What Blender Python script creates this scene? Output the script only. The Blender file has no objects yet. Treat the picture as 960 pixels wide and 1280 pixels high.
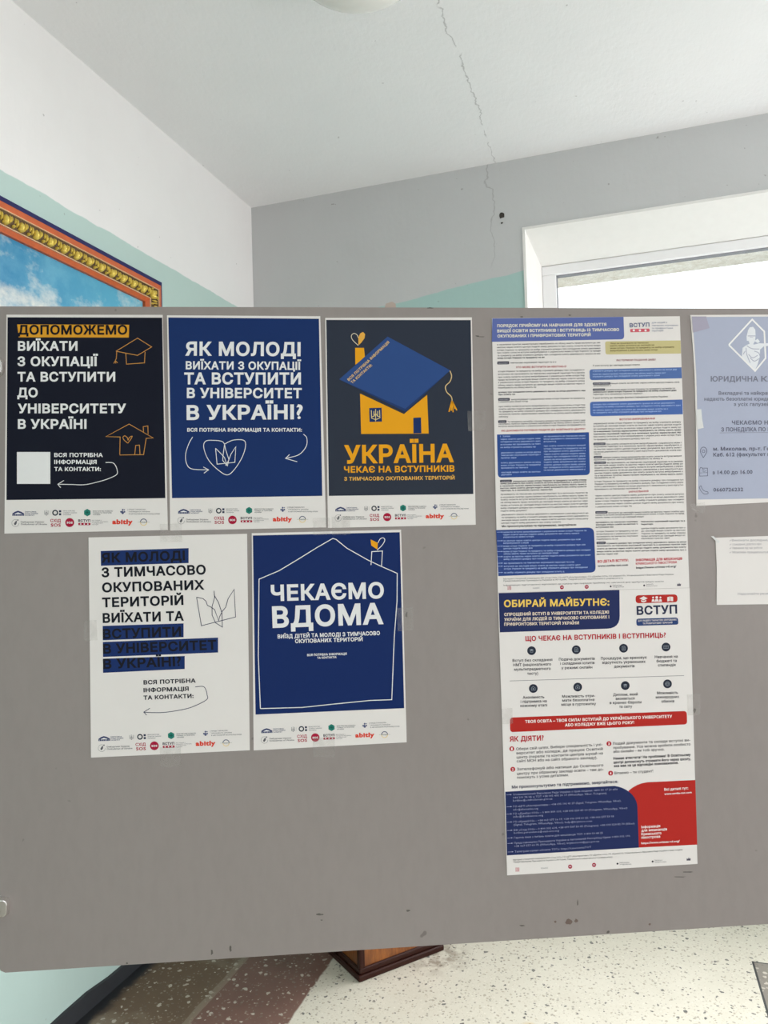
import bpy, bmesh, math, random
from mathutils import Vector, Matrix, geometry
sc = bpy.context.scene
COL = sc.collection
random.seed(7)
# ------------------------------------------------------------------ camera, world, light, exposure
FPX = 944.53                                   # focal length in pixels of the 960x1280 frame
CAM = Vector((0, 0, 1.5))
RX = Vector((0.95111042, 0.30729912, -0.03092276))      # camera right
FW = Vector((-0.30604439, 0.95119870, 0.03946984))      # camera forward
UP = Vector((0.04154274, -0.02807644, 0.99874217))      # camera up
cam = bpy.data.cameras.new('camera'); cam.sensor_fit = 'VERTICAL'; cam.sensor_height = 24.0
cam.lens = FPX / 1280 * 24.0; cam.clip_start = .05; cam.clip_end = 200
co = bpy.data.objects.new('camera', cam); COL.objects.link(co)
co.matrix_world = Matrix(((RX.x, UP.x, -FW.x, CAM.x), (RX.y, UP.y, -FW.y, CAM.y), (RX.z, UP.z, -FW.z, CAM.z), (0, 0, 0, 1)))
sc.camera = co
wd = bpy.data.worlds.new('overcast_sky'); sc.world = wd; wd.use_nodes = True
bg = wd.node_tree.nodes['Background']; bg.inputs[1].default_value = 2.6
_tc = wd.node_tree.nodes.new('ShaderNodeTexCoord'); _sx = wd.node_tree.nodes.new('ShaderNodeSeparateXYZ'); _mr = wd.node_tree.nodes.new('ShaderNodeMapRange'); _mx = wd.node_tree.nodes.new('ShaderNodeMix'); _mx.data_type = 'RGBA'
_mr.inputs[1].default_value = -.05; _mr.inputs[2].default_value = .05          # bright overcast sky above dull ground
_mx.inputs[6].default_value = (.36, .35, .33, 1); _mx.inputs[7].default_value = (.95, .97, 1, 1)
for _a, _b in ((_tc.outputs['Generated'], _sx.inputs[0]), (_sx.outputs[2], _mr.inputs[0]), (_mr.outputs[0], _mx.inputs[0]), (_mx.outputs[2], bg.inputs[0])): wd.node_tree.links.new(_a, _b)
def area(name, loc, aim, sx, sy, power, col, spread=180):
    l = bpy.data.lights.new(name, 'AREA'); l.shape = 'RECTANGLE'; l.size = sx; l.size_y = sy; l.energy = power; l.color = col; l.spread = math.radians(spread)
    o = bpy.data.objects.new(name, l); COL.objects.link(o); o.location = loc
    o.rotation_euler = (Vector(aim) - Vector(loc)).to_track_quat('-Z', 'Y').to_euler()
area('daylight_rear_window', (0.7, -3.14, 1.75), (0.7, 0, 1.65), 2.9, 1.7, 9, (1, .88, .88))
area('added_fill_near_side', (3.34, -0.4, 1.75), (0, -0.2, 1.7), 1.7, 1.7, 37, (1, .885, .875))  # unseen fill light, added to brighten the board towards its right end
area('added_fill_side', (3.34, 2.62, 1.75), (0, 2.45, 1.95), 1.2, 1.7, 76, (1, .94, .965))  # unseen fill light, added to lift the left wall and ceiling
area('daylight_window', (0.75, 3.72, 1.85), (0.1, 0.6, 0), 1.9, 1.7, 76, (1, .97, .99), 130)
vs = sc.view_settings
vs.view_transform = 'Standard'; vs.look = 'None'; vs.exposure = 0.0; vs.gamma = 1.0; vs.use_curve_mapping = False
# ------------------------------------------------------------------ helpers
def lin(c):
    c /= 255.0
    return c / 12.92 if c <= .04045 else ((c + .055) / 1.055) ** 2.4
def rgb(r, g, b): return (lin(r), lin(g), lin(b), 1)
INK = (.74, .71, .68)                          # light that falls on the board, to turn the photographed colours into paints
def ink(r, g, b): return tuple(min(.92, max(.006, lin(v) / e)) for v, e in zip((r, g, b), INK)) + (1,)
MATS = {}
class NT:
    def __init__(s, m):
        m.use_nodes = True; s.t = m.node_tree; s.b = s.t.nodes['Principled BSDF']; s.out = s.t.nodes['Material Output']
    def n(s, typ, **kw):
        x = s.t.nodes.new(typ)
        for k, v in kw.items(): setattr(x, k, v)
        return x
    def l(s, a, b): s.t.links.new(a, b)
    def val(s, x, sock):
        if isinstance(x, (int, float)): sock.default_value = x
        elif isinstance(x, (tuple, list)): sock.default_value = x
        else: s.l(x, sock)
    def math(s, op, a, b=0.0, c=0.0):
        x = s.n('ShaderNodeMath', operation=op)
        for i, v in enumerate((a, b, c)): s.val(v, x.inputs[i])
        return x.outputs[0]
    def mix(s, f, a, b):
        x = s.n('ShaderNodeMix', data_type='RGBA'); s.val(f, x.inputs[0]); s.val(a, x.inputs[6]); s.val(b, x.inputs[7]); return x.outputs[2]
    def pos(s):
        return s.n('ShaderNodeNewGeometry').outputs['Position']
    def xyz(s, p):
        x = s.n('ShaderNodeSeparateXYZ'); s.l(p, x.inputs[0]); return x.outputs
    def noise(s, p, scale, detail=4, rough=.55):
        x = s.n('ShaderNodeTexNoise'); s.l(p, x.inputs['Vector']); x.inputs['Scale'].default_value = scale
        x.inputs['Detail'].default_value = detail; x.inputs['Roughness'].default_value = rough; return x.outputs[0]
    def mapr(s, x, a, b, c=0.0, d=1.0):
        m = s.n('ShaderNodeMapRange'); s.val(x, m.inputs[0])
        for i, v in enumerate((a, b, c, d)): m.inputs[i + 1].default_value = v
        return m.outputs[0]
    def scale(s, p, v):
        x = s.n('ShaderNodeVectorMath', operation='MULTIPLY'); s.l(p, x.inputs[0]); x.inputs[1].default_value = v; return x.outputs[0]
    def bump(s, h, strength, dist=.01):
        x = s.n('ShaderNodeBump'); x.inputs['Strength'].default_value = strength; x.inputs['Distance'].default_value = dist
        s.l(h, x.inputs['Height']); s.l(x.outputs[0], s.b.inputs['Normal'])
def plain(name, c, rough=.6, metal=0.0, vary=.05, scale=30, spec=.35):
    if name in MATS: return MATS[name]
    m = bpy.data.materials.new(name); t = NT(m)
    n = t.noise(t.pos(), scale); k = 1 - vary
    t.l(t.mix(n, (c[0] * k, c[1] * k, c[2] * k, 1), (min(1, c[0] * (2 - k)), min(1, c[1] * (2 - k)), min(1, c[2] * (2 - k)), 1)), t.b.inputs['Base Color'])
    t.b.inputs['Roughness'].default_value = rough; t.b.inputs['Metallic'].default_value = metal; t.b.inputs['Specular IOR Level'].default_value = spec
    MATS[name] = m; return m
def I(r, g, b, rough=.55): return plain('print_%d_%d_%d' % (r, g, b), ink(r, g, b), rough, vary=.02, scale=60, spec=.12)

def mesh(name, verts, faces, mats, mi=None, parent=None, loc=None, smooth=False):
    me = bpy.data.meshes.new(name); me.from_pydata([tuple(v) for v in verts], [], faces)
    for m in (mats if isinstance(mats, (list, tuple)) else [mats]): me.materials.append(m)
    if mi: me.polygons.foreach_set('material_index', mi)
    if smooth: me.polygons.foreach_set('use_smooth', [True] * len(me.polygons))
    me.update()
    o = bpy.data.objects.new(name, me); COL.objects.link(o)
    if parent: o.parent = parent
    if loc is not None: o.location = loc
    return o
def tag(o, label=None, cat=None, group=None, kind=None):
    for k, v in (('label', label), ('category', cat), ('group', group), ('kind', kind)):
        if v: o[k] = v
    return o
def empty(name, loc=(0, 0, 0)):
    o = bpy.data.objects.new(name, None); COL.objects.link(o); o.location = loc; o.empty_display_size = .1; return o
class G:                                        # collects shapes into one mesh
    def __init__(s): s.v = []; s.f = []
    def box(s, x0, y0, z0, x1, y1, z1, M=None):
        b = len(s.v)
        for z in (z0, z1):
            for p in ((x0, y0), (x1, y0), (x1, y1), (x0, y1)):
                q = Vector((p[0], p[1], z)); s.v.append(M @ q if M else q)
        s.f += [tuple(b + i for i in q) for q in ((3, 2, 1, 0), (4, 5, 6, 7), (0, 1, 5, 4), (1, 2, 6, 5), (2, 3, 7, 6), (3, 0, 4, 7))]
        return s
    def quad(s, *p):
        b = len(s.v); s.v += [Vector(q) for q in p]; s.f.append(tuple(range(b, b + len(p)))); return s
    def lathe(s, prof, c, n=32, M=None):        # prof: (r, z) about c
        b = len(s.v)
        for r, z in prof:
            for i in range(n):
                a = 2 * math.pi * i / n; q = Vector((c[0] + r * math.cos(a), c[1] + r * math.sin(a), c[2] + z)); s.v.append(M @ q if M else q)
        for k in range(len(prof) - 1):
            for i in range(n):
                j = (i + 1) % n; s.f.append((b + k * n + i, b + k * n + j, b + (k + 1) * n + j, b + (k + 1) * n + i))
        s.f.append(tuple(b + i for i in range(n))[::-1]); s.f.append(tuple(b + (len(prof) - 1) * n + i for i in range(n)))
        return s
    def obj(s, name, mats, parent=None, loc=None, bevel=0, smooth=False):
        o = mesh(name, s.v, s.f, mats, None, parent, loc, smooth)
        if bevel:
            m = o.modifiers.new('b', 'BEVEL'); m.width = bevel; m.segments = 2; m.limit_method = 'ANGLE'
        return o
# ------------------------------------------------------------------ room materials
def mat_wall(name, kind, white, mint):
    m = bpy.data.materials.new(name); t = NT(m); p = t.pos(); X, Y, Z = t.xyz(p)
    w = t.math('MULTIPLY', t.math('SUBTRACT', t.noise(p, 9, 3), .5), .022)
    if kind == 'left': edge = t.math('SUBTRACT', Z, 2.655)
    else: edge = t.math('SUBTRACT', Z, t.math('MULTIPLY_ADD', X, .12, 2.748))
    msk = t.mapr(t.math('ADD', edge, w), -.002, .002)
    n1 = t.noise(p, 3, 5, .6); n2 = t.noise(t.scale(p, (1, 1, .3)), 40, 4)
    cw = t.mix(n1, tuple(c * .9 for c in white[:3]) + (1,), white)
    cm = t.mix(n1, tuple(c * .92 for c in mint[:3]) + (1,), mint)
    c = t.mix(msk, cm, cw)
    spk = t.noise(p, 55, 2, .4)                 # small specks of dirt
    c = t.mix(t.mapr(spk, .76, .80, 0, .45), c, rgb(110, 106, 100))
    if kind == 'back':                          # hairline crack running down from the ceiling
        wob = t.math('MULTIPLY', t.math('SUBTRACT', t.noise(p, 6, 4), .5), .16)
        d = t.math('ABSOLUTE', t.math('ADD', t.math('ADD', X, .535), wob))
        k = t.math('MULTIPLY', t.mapr(d, .0008, .0035, .30, 0), t.mapr(Z, 2.72, 2.8))
        c = t.mix(k, c, rgb(96, 94, 92))
    t.l(c, t.b.inputs['Base Color']); t.b.inputs['Roughness'].default_value = .75; t.b.inputs['Specular IOR Level'].default_value = .25
    t.bump(t.math('ADD', t.math('MULTIPLY', n2, .5), t.noise(p, 14, 5)), .18, .008)
    return m
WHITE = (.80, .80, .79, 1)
def mat_ceiling():
    m = bpy.data.materials.new('whitewashed_ceiling'); t = NT(m); p = t.pos(); X, Y, Z = t.xyz(p)
    n1 = t.noise(p, 2.2, 5, .6)
    c = t.mix(n1, (.81, .82, .82, 1), (.88, .885, .88, 1))
    wob = t.math('MULTIPLY', t.math('SUBTRACT', t.noise(p, 7, 5, .6),   .5), .10)
    d = t.math('ABSOLUTE', t.math('ADD', t.math('ADD', X, .505), wob))
    k = t.math('MULTIPLY', t.mapr(d, .0006, .0032, .42, 0), t.mapr(t.noise(p, 11, 2), .36, .46))
    c = t.mix(k, c, rgb(105, 103, 100))
    c = t.mix(t.mapr(t.noise(p, 38, 2, .4), .77, .80, 0, .4), c, rgb(110, 106, 100))
    t.l(c, t.b.inputs['Base Color']); t.b.inputs['Roughness'].default_value = .85; t.b.inputs['Specular IOR Level'].default_value = .2
    br = t.noise(t.scale(p, (1, .5, 1)), 70, 5, .65)
    t.bump(t.math('ADD', br, t.noise(p, 18, 4)), .16, .008)
    return m
def mat_floor():
    m = bpy.data.materials.new('terrazzo'); t = NT(m); p = t.pos(); X, Y, Z = t.xyz(p)
    def chips(scale, lo, hi, sz):
        wp = t.n('ShaderNodeTexNoise'); t.l(p, wp.inputs['Vector']); wp.inputs['Scale'].default_value = scale * 1.3
        off = t.n('ShaderNodeVectorMath', operation='MULTIPLY_ADD'); t.l(wp.outputs['Color'], off.inputs[0]); off.inputs[1].default_value = (.9 / scale,) * 3; t.l(p, off.inputs[2])
        v = t.n('ShaderNodeTexVoronoi'); t.l(off.outputs[0], v.inputs['Vector']); v.inputs['Scale'].default_value = scale
        r = t.xyz(v.outputs['Color'])
        size = t.mapr(r[1], 0, 1, sz * .35, sz)
        inside = t.math('LESS_THAN', t.math('MULTIPLY', v.outputs['Distance'], 1.0), size)
        return t.math('MULTIPLY', inside, t.math('GREATER_THAN', r[0], lo)), r[2]
    n = t.noise(p, 5, 5, .6)
    cream = t.mix(n, (.50, .47, .385, 1), (.63, .60, .51, 1))
    c1, r1 = chips(85, .40, 1, .42); c2, r2 = chips(50, .62, 1, .31); c3, r3 = chips(150, .1, 1, .45)
    cream = t.mix(t.math('MULTIPLY', c3, .75), cream, t.mix(r3, (.36, .32, .23, 1), (.78, .75, .66, 1)))
    cream = t.mix(t.math('MULTIPLY', c1, .7), cream, t.mix(r1, (.14, .14, .13, 1), (.42, .36, .25, 1)))
    cream = t.mix(t.math('MULTIPLY', c2, .95), cream, t.mix(r2, (.05, .052, .052, 1), (.20, .19, .17, 1)))
    w1, q1 = chips(80, .25, 1, .40); w2, q2 = chips(46, .60, 1, .38)
    grey = t.mix(n, (.096, .062, .038, 1), (.178, .120, .076, 1))
    worn = t.mapr(t.noise(p, 3.2, 3), .56, .70, 0, .55)
    grey = t.mix(worn, grey, (.33, .29, .22, 1))
    red = t.mix(n, (.115, .062, .048, 1), (.20, .112, .088, 1))
    def white_chips(base):
        b = t.mix(t.math('MULTIPLY', w1, .6), base, t.mix(q1, (.04, .03, .025, 1), (.50, .45, .36, 1)))
        return t.mix(t.math('MULTIPLY', w2, .85), b, t.mix(q2, (.35, .31, .25, 1), (.68, .63, .54, 1)))
    grey = white_chips(grey); red = white_chips(red)
    inlay = white_chips(t.mix(n, (.17, .15, .13, 1), (.26, .235, .20, 1)))
    def wav(a): return t.math('MULTIPLY', t.math('SUBTRACT', t.noise(p, a, 3), .5), .012)
    xs = t.math('ADD', X, wav(12))
    c = t.mix(t.mapr(xs, -1.392, -1.386), grey, red)
    seam = t.math('LESS_THAN', t.math('ABSOLUTE', t.math('ADD', xs, 1.392)), .013)
    c = t.mix(t.math('MULTIPLY', seam, .5), c, (.28, .24, .18, 1))
    c = t.mix(t.mapr(xs, -1.083, -1.077), c, cream)
    dark = t.math('MULTIPLY', t.math('GREATER_THAN', X, .352), t.math('LESS_THAN', Y, 2.94))
    c = t.mix(dark, c, inlay)
    ln = t.math('MULTIPLY', t.math('LESS_THAN', t.math('ABSOLUTE', t.math('SUBTRACT', X, .351)), .0035), t.math('LESS_THAN', Y, 2.945))
    ln2 = t.math('MULTIPLY', t.math('LESS_THAN', t.math('ABSOLUTE', t.math('SUBTRACT', Y, 2.941)), .003), t.math('GREATER_THAN', X, .351))
    c = t.mix(t.math('MAXIMUM', ln, ln2), c, (.035, .035, .035, 1))
    c = t.mix(t.mapr(t.math('ADD', X, t.math('MULTIPLY', t.noise(p, 20, 3), .05)), -1.682, -1.655, 1, 0), c, (.022, .023, .027, 1))   # painted strip at the wall
    st = t.n('ShaderNodeVectorMath', operation='DISTANCE'); t.l(p, st.inputs[0]); st.inputs[1].default_value = (-.72, 2.70, 0)
    rust = t.math('MULTIPLY', t.mapr(st.outputs['Value'], .02, .14, 1, 0), t.mapr(t.noise(p, 25, 3), .4, .62))
    c = t.mix(t.math('MULTIPLY', rust, .75), c, (.13, .075, .04, 1))
    st2 = t.n('ShaderNodeVectorMath', operation='DISTANCE'); t.l(p, st2.inputs[0]); st2.inputs[1].default_value = (-.35, 2.385, 0)
    c = t.mix(t.mapr(st2.outputs['Value'], .008, .03, .7, 0), c, (.50, .33, .10, 1))
    t.l(c, t.b.inputs['Base Color']); t.b.inputs['Roughness'].default_value = .5; t.b.inputs['Specular IOR Level'].default_value = .3
    return m
# ------------------------------------------------------------------ room shell
XL, YB, ZC, XR, YR = -1.749, 3.394, 3.212, 3.3, -3.1
def struct(o): o['kind'] = 'structure'; return o
struct(G().box(XL - .2, YR - .3, -.1, XR + .3, YB + .46, 0).obj('floor', mat_floor()))
struct(G().box(XL - .2, YR - .3, ZC, XR + .3, YB + .46, ZC + .15).obj('ceiling', mat_ceiling()))
MINT = (.46, .605, .565, 1)
struct(G().box(XL - .2, YR - .3, 0, XL, YB + .46, ZC).obj('wall_left', mat_wall('painted_wall_left', 'left', WHITE, MINT)))
# back wall with the window opening; splayed inner reveal down to the frame, rough lintel outside
WX0, WX1, WZ0, WZ1 = -.385, 1.95, .86, 2.882          # opening at the room face
FX0, FX1, FZ0, FZ1, FY = -.337, 1.90, .92, 2.778, 3.60  # opening at the frame
g = G()
g.box(XL - .2, YB, 0, WX0, YB + .46, ZC); g.box(WX1, YB, 0, XR + .3, YB + .46, ZC)
g.box(WX0, YB, WZ1, WX1, YB + .46, ZC); g.box(WX0, YB, 0, WX1, YB + .46, WZ0)
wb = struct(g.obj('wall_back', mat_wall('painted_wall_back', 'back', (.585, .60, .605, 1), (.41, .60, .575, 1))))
# nail hole and a flake of missing paint in the back wall
g = G(); n = 9; zc = Vector((-.487, YB - .0015, 2.966))
for rr, cz in ((.017, 0), (.006, -.036)):
    ps = [zc + Vector((math.cos(a) * rr * random.uniform(.6, 1.1), 0, cz + math.sin(a) * rr * random.uniform(.6, 1.1))) for a in [i * 2 * math.pi / n for i in range(n)]]
    g.quad(*[p for p in ps]); g.quad(*[p + (Vector((zc.x, 0, zc.z + cz)) - Vector((p.x, 0, p.z))) * .6 + Vector((0, -.004, 0)) for p in ps])
g.obj('nail_hole', plain('hole_dark', rgb(70, 66, 62), .9), wb)
g = G(); g.quad(*[Vector((-1.02 + x, YB - .0015, 2.625 + z)) for x, z in ((-.04, -.02), (-.01, -.035), (.02, -.02), (.018, .0), (.0, .012), (-.03, .006))])
g.obj('bare_patch', plain('bare_plaster', rgb(196, 180, 170), .9), wb)
# splayed reveals
pvc = plain('white_pvc', (.86, .87, .88, 1), .35, vary=.02)
rev = plain('white_reveal', (.80, .80, .775, 1), .6, vary=.03)
g = G(); e = .001
g.quad((WX0, YB - e, WZ1), (WX1, YB - e, WZ1), (FX1, FY, FZ1), (FX0, FY, FZ1))
g.quad((WX0, YB - e, WZ0), (WX0, YB - e, WZ1), (FX0, FY, FZ1), (FX0, FY, FZ0))
g.quad((WX1, YB - e, WZ1), (WX1, YB - e, WZ0), (FX1, FY, FZ0), (FX1, FY, FZ1))
g.quad((WX1, YB - e, WZ0), (WX0, YB - e, WZ0), (FX0, FY, FZ0), (FX1, FY, FZ0))
for a, b in (((WX0, WZ1), (FX0, FZ1)), ((WX1, WZ1), (FX1, FZ1))): pass
struct(g.obj('trim_1', rev))
# corner bead around the opening
g = G(); w = .012
g.box(WX0 - w, YB - .004, WZ0, WX0, YB, WZ1 + w); g.box(WX1, YB - .004, WZ0, WX1 + w, YB, WZ1 + w); g.box(WX0, YB - .004, WZ1, WX1, YB, WZ1 + w)
struct(g.obj('trim_2', rev))
# window: frame, mullion, glass, sill
win = struct(empty('window_1', (0, 0, 0)))
g = G(); fw, y0, y1 = .064, FY, FY + .065
for (a, b, c, d) in ((FX0, FZ1 - .045, FX1, FZ1), (FX0, FZ0, FX1, FZ0 + .064), (FX0, FZ0 + .064, FX0 + fw, FZ1 - .045), (FX1 - fw, FZ0 + .064, FX1, FZ1 - .045), (1.0, FZ0 + .064, 1.08, FZ1 - .045)):
    g.box(a, y0, b, c, y1, d)
g.obj('window_frame', pvc, win, bevel=.004)
g = G(); q = .004; x0, x1, z0, z1 = FX0 + fw, 1.0, FZ0 + .064, FZ1 - .045
for (xa, xb) in ((x0, x1), (1.08, FX1 - fw)):
    g.box(xa, y0 + .02, z1 - q, xb, y0 + .05, z1); g.box(xa, y0 + .02, z0, xb, y0 + .05, z0 + q)
    g.box(xa, y0 + .02, z0, xa + q, y0 + .05, z1); g.box(xb - q, y0 + .02, z0, xb, y0 + .05, z1)
g.obj('gasket', plain('rubber_gasket', rgb(140, 142, 148), .7), win)
mg = bpy.data.materials.new('window_glass'); t = NT(mg)
tr = t.n('ShaderNodeBsdfTransparent'); gl = t.n('ShaderNodeBsdfGlossy'); gl.inputs['Roughness'].default_value = .03; tr.inputs[0].default_value = (.96, .98, .98, 1)
mx = t.n('ShaderNodeMixShader'); mx.inputs[0].default_value = .05; t.l(tr.outputs[0], mx.inputs[1]); t.l(gl.outputs[0], mx.inputs[2]); t.l(mx.outputs[0], t.out.inputs[0])
for xa, xb in ((x0, x1), (1.08, FX1 - fw)):
    G().box(xa, y0 + .030, z0, xb, y0 + .036, z1).obj('glass_pane', mg, win)
G().box(FX0 - .02, YB - .05, FZ0 - .03, FX1 + .02, FY, FZ0).obj('window_sill', pvc, win, bevel=.004)
# rough outer masonry round the window, seen past the frame
m = bpy.data.materials.new('rough_mortar'); t = NT(m); p = t.pos()
n1 = t.noise(p, 26, 6, .7); n2 = t.noise(t.scale(p, (1, 1, 3)), 14, 4, .7)
c = t.mix(t.mapr(n1, .35, .68), (.74, .69, .60, 1), (.95, .93, .88, 1)); c = t.mix(t.mapr(n2, .62, .7, 0, .6), c, (.30, .25, .19, 1))
t.l(c, t.b.inputs['Base Color']); t.b.inputs['Roughness'].default_value = .95; t.bump(n1, .8, .02)
g = G(); oz = 2.748
g.box(FX0 - .1, FY + .066, oz, FX1 + .1, YB + .46, oz + .12); g.box(FX0 - .1, FY + .066, FZ0 - .1, FX0 + .045, YB + .46, oz); g.box(FX1 - .045, FY + .066, FZ0 - .1, FX1 + .1, YB + .46, oz)
struct(g.obj('trim_3', m))
# walls behind and beside the viewpoint, the openings in the right one added for the side fill lights
wm = plain('painted_wall_mint', (.50, .64, .59, 1), .7)
g = G(); a0, a1, b0, b1 = -.8, 2.2, .85, 2.65
g.box(XL - .2, YR - .25, 0, a0, YR, ZC); g.box(a1, YR - .25, 0, XR + .3, YR, ZC); g.box(a0, YR - .25, 0, a1, YR, b0); g.box(a0, YR - .25, b1, a1, YR, ZC)
struct(g.obj('wall_rear', wm))
g = G(); ys = (YR, -1.3, .5, 1.95, 3.3, YB)
for k in (0, 2, 4): g.box(XR, ys[k], 0, XR + .25, ys[k + 1], ZC)
for k in (1, 3): g.box(XR, ys[k], 0, XR + .25, ys[k + 1], b0); g.box(XR, ys[k], b1, XR + .25, ys[k + 1], ZC)
struct(g.obj('wall_right', wm))
# baseboards
bm_ = plain('dark_grey_paint', (.030, .033, .038, 1), .55, vary=.12)
g = G(); N = 60
for i in range(N):                               # hand-painted wavy top edge
    ya, yb = YR + (YB - YR) * i / N, YR + (YB - YR) * (i + 1) / N
    ha = .052 + .006 * math.sin(ya * 7) + .004 * math.sin(ya * 19); hb = .052 + .006 * math.sin(yb * 7) + .004 * math.sin(yb * 19)
    g.quad((XL + .012, ya, 0), (XL + .012, yb, 0), (XL + .012, yb, hb), (XL + .012, ya, ha)); g.quad((XL, ya, ha), (XL + .012, ya, ha), (XL + .012, yb, hb), (XL, yb, hb))
struct(g.obj('baseboard_left', bm_))
struct(G().box(XL + .012, YB - .012, 0, XR, YB, .055).obj('baseboard_back', bm_))
# ------------------------------------------------------------------ ceiling lamp
lampc = Vector((-.668, 1.985, ZC))
lamp = tag(empty('ceiling_lamp', lampc), 'round white opal glass ceiling lamp, switched off, at the top edge of the photo', 'ceiling lamp')
prof = [(.001, -.135)] + [(.205 * math.sin(a), -.025 - .11 * math.cos(a)) for a in [i * math.pi / 2 / 14 for i in range(1, 15)]] + [(.205, -.02)]
o = G().lathe(prof, (0, 0, 0), 48).obj('glass_shade', plain('opal_glass', (.80, .79, .74, 1), .22, vary=.02), lamp, smooth=True)
G().lathe([(.212, -.028), (.216, -.022), (.216, 0)], (0, 0, 0), 48).obj('base_ring', plain('white_metal', (.82, .82, .80, 1), .35), lamp)
# ------------------------------------------------------------------ framed painting on the left wall
FYR, FZT, FYL, FZB = 2.557, 2.555, .95, 1.45
pic = tag(empty('framed_painting', (XL, (FYR + FYL) / 2, FZB)), 'framed painting of a blue cloudy sky in a carved gilt frame on the mint wall', 'painting')
PO = Vector((XL, (FYR + FYL) / 2, FZB))
def strip(name, mat, i0, i1, x0, x1, x0b=None):
    """mitred frame band: i0, i1 inset from the outer edge, x0..x1 depth from wall at outer and inner side"""
    g = G()
    def rect(i): return [(FYL + i, FZB + i), (FYR - i, FZB + i), (FYR - i, FZT - i), (FYL + i, FZT - i)]
    A, B = rect(i0), rect(i1)
    for k in range(4):
        j = (k + 1) % 4
        P = lambda q, x: Vector((XL + x, q[0], q[1])) - PO
        g.quad(P(A[k], x0), P(A[j], x0), P(B[j], x1), P(B[k], x1))
        g.quad(P(A[k], 0.002), P(A[j], 0.002), P(A[j], x0), P(A[k], x0)); g.quad(P(B[j], 0.002), P(B[k], 0.002), P(B[k], x1), P(B[j], x1))
    return g.obj(name, mat, pic)
wood_o = plain('orange_frame_wood', rgb(190, 92, 48), .4, vary=.25, scale=40)
strip('backing_edge', plain('navy_edge', rgb(26, 28, 84), .5), 0, .021, .030, .034)
strip('outer_moulding', wood_o, .021, .044, .040, .046)
fil = plain('pale_fillet', rgb(214, 178, 140), .45)
strip('fillet', fil, .044, .0465, .047, .047); strip('fillet', fil, .0895, .092, .041, .041)
strip('inner_moulding', wood_o, .092, .106, .036, .026)
strip('carved_channel', plain('gilt_dark', rgb(78, 58, 24), .5, .1, vary=.4, scale=80), .0465, .0895, .042, .036)
gold = plain('gilt', rgb(226, 200, 96), .30, .35, vary=.35, scale=120)
g = G()
def leaf(c, u, v, L, W, H):                      # raised rounded ornament: c centre on the wall face, u along, v across
    n1, n2 = 8, 3; b = len(g.v)
    for k in range(n2 + 1):
        s = math.cos(k / n2 * math.pi / 2); h = math.sin(k / n2 * math.pi / 2)
        for i in range(n1):
            a = i * 2 * math.pi / n1
            g.v.append(c + u * (L * s * math.cos(a)) + v * (W * s * math.sin(a)) + Vector((h * H, 0, 0)) - PO)
    for k in range(n2):
        for i in range(n1):
            j = (i + 1) % n1; g.f.append((b + k * n1 + i, b + k * n1 + j, b + (k + 1) * n1 + j, b + (k + 1) * n1 + i))
def run(p0, p1, across):
    d = p1 - p0; n = max(1, round(d.length / .06)); u = d.normalized()
    for i in range(n):
        c = p0 + d * ((i + .5) / n)
        leaf(c - across * .003, u, across, .0085, .017, .017); leaf(c - across * .012, u, across, .011, .007, .015)
        for q in (-1, 1):
            leaf(c + u * q * .0155 + across * .003, u, across, .0030, .015, .012); leaf(c + u * q * .0235 + across * .007, u, across, .0026, .011, .010)
        leaf(c + u * .030 - across * .013, u, across, .004, .006, .013)
xo = XL + .036; ii = .067
run(Vector((xo, FYL + .05, FZT - ii)), Vector((xo, FYR - .05, FZT - ii)), Vector((0, 0, 1)))
run(Vector((xo, FYL + .05, FZB + ii)), Vector((xo, FYR - .05, FZB + ii)), Vector((0, 0, -1)))
run(Vector((xo, FYR - ii, FZB + .05)), Vector((xo, FYR - ii, FZT - .05)), Vector((0, 1, 0)))
run(Vector((xo, FYL + ii, FZB + .05)), Vector((xo, FYL + ii, FZT - .05)), Vector((0, -1, 0)))
g.obj('carved_ornament', gold, pic, smooth=True)
m = bpy.data.materials.new('painted_sky'); t = NT(m); p = t.pos(); X, Y, Z = t.xyz(p)
n = t.noise(t.scale(p, (1, 1.2, 2.0)), 2.6, 7, .62); n2 = t.noise(p, 9, 6, .65)
bl = t.mix(t.mapr(Y, 1.75, 2.5), rgb(28, 118, 160), rgb(86, 170, 196)); bl = t.mix(t.mapr(n2, .4, .7, 0, .3), bl, rgb(140, 200, 214))
k = t.mapr(t.math('ADD', t.math('ADD', n, t.math('MULTIPLY', n2, .22)), t.mapr(Z, 2.15, 2.5, .06, -.06)), .55, .72)
t.l(t.mix(k, bl, t.mix(n2, rgb(196, 196, 186), rgb(232, 230, 218))), t.b.inputs['Base Color']); t.b.inputs['Roughness'].default_value = .45
G().box(.006, FYL + .1 - PO.y, .1, .014, FYR - .1 - PO.y, FZT - .1 - FZB).obj('canvas', m, pic)
# ------------------------------------------------------------------ wooden pedestal on the floor behind the board
pc = Vector((-.935, 2.469, 0)); u = Vector((.231, .274, 0)).normalized(); v = Vector((-u.y, u.x, 0))
ped = tag(empty('wooden_pedestal', pc + (u + v) * .18), 'varnished orange-brown wooden pedestal with a dark base moulding on the cream terrazzo', 'pedestal')
PM = Matrix(((u.x, v.x, 0, 0), (u.y, v.y, 0, 0), (0, 0, 1, 0), (0, 0, 0, 1)))
m = bpy.data.materials.new('varnished_wood'); t = NT(m); p = t.pos()
n = t.noise(t.scale(p, (6, 6, 1)), 14, 6, .65); n2 = t.noise(p, 7, 3)
c = t.mix(t.mapr(n, .3, .7), (.12, .034, .007, 1), (.30, .098, .016, 1)); c = t.mix(t.mapr(n2, .45, .7, 0, .6), c, (.10, .030, .010, 1))
t.l(c, t.b.inputs['Base Color']); t.b.inputs['Roughness'].default_value = .28
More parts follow.
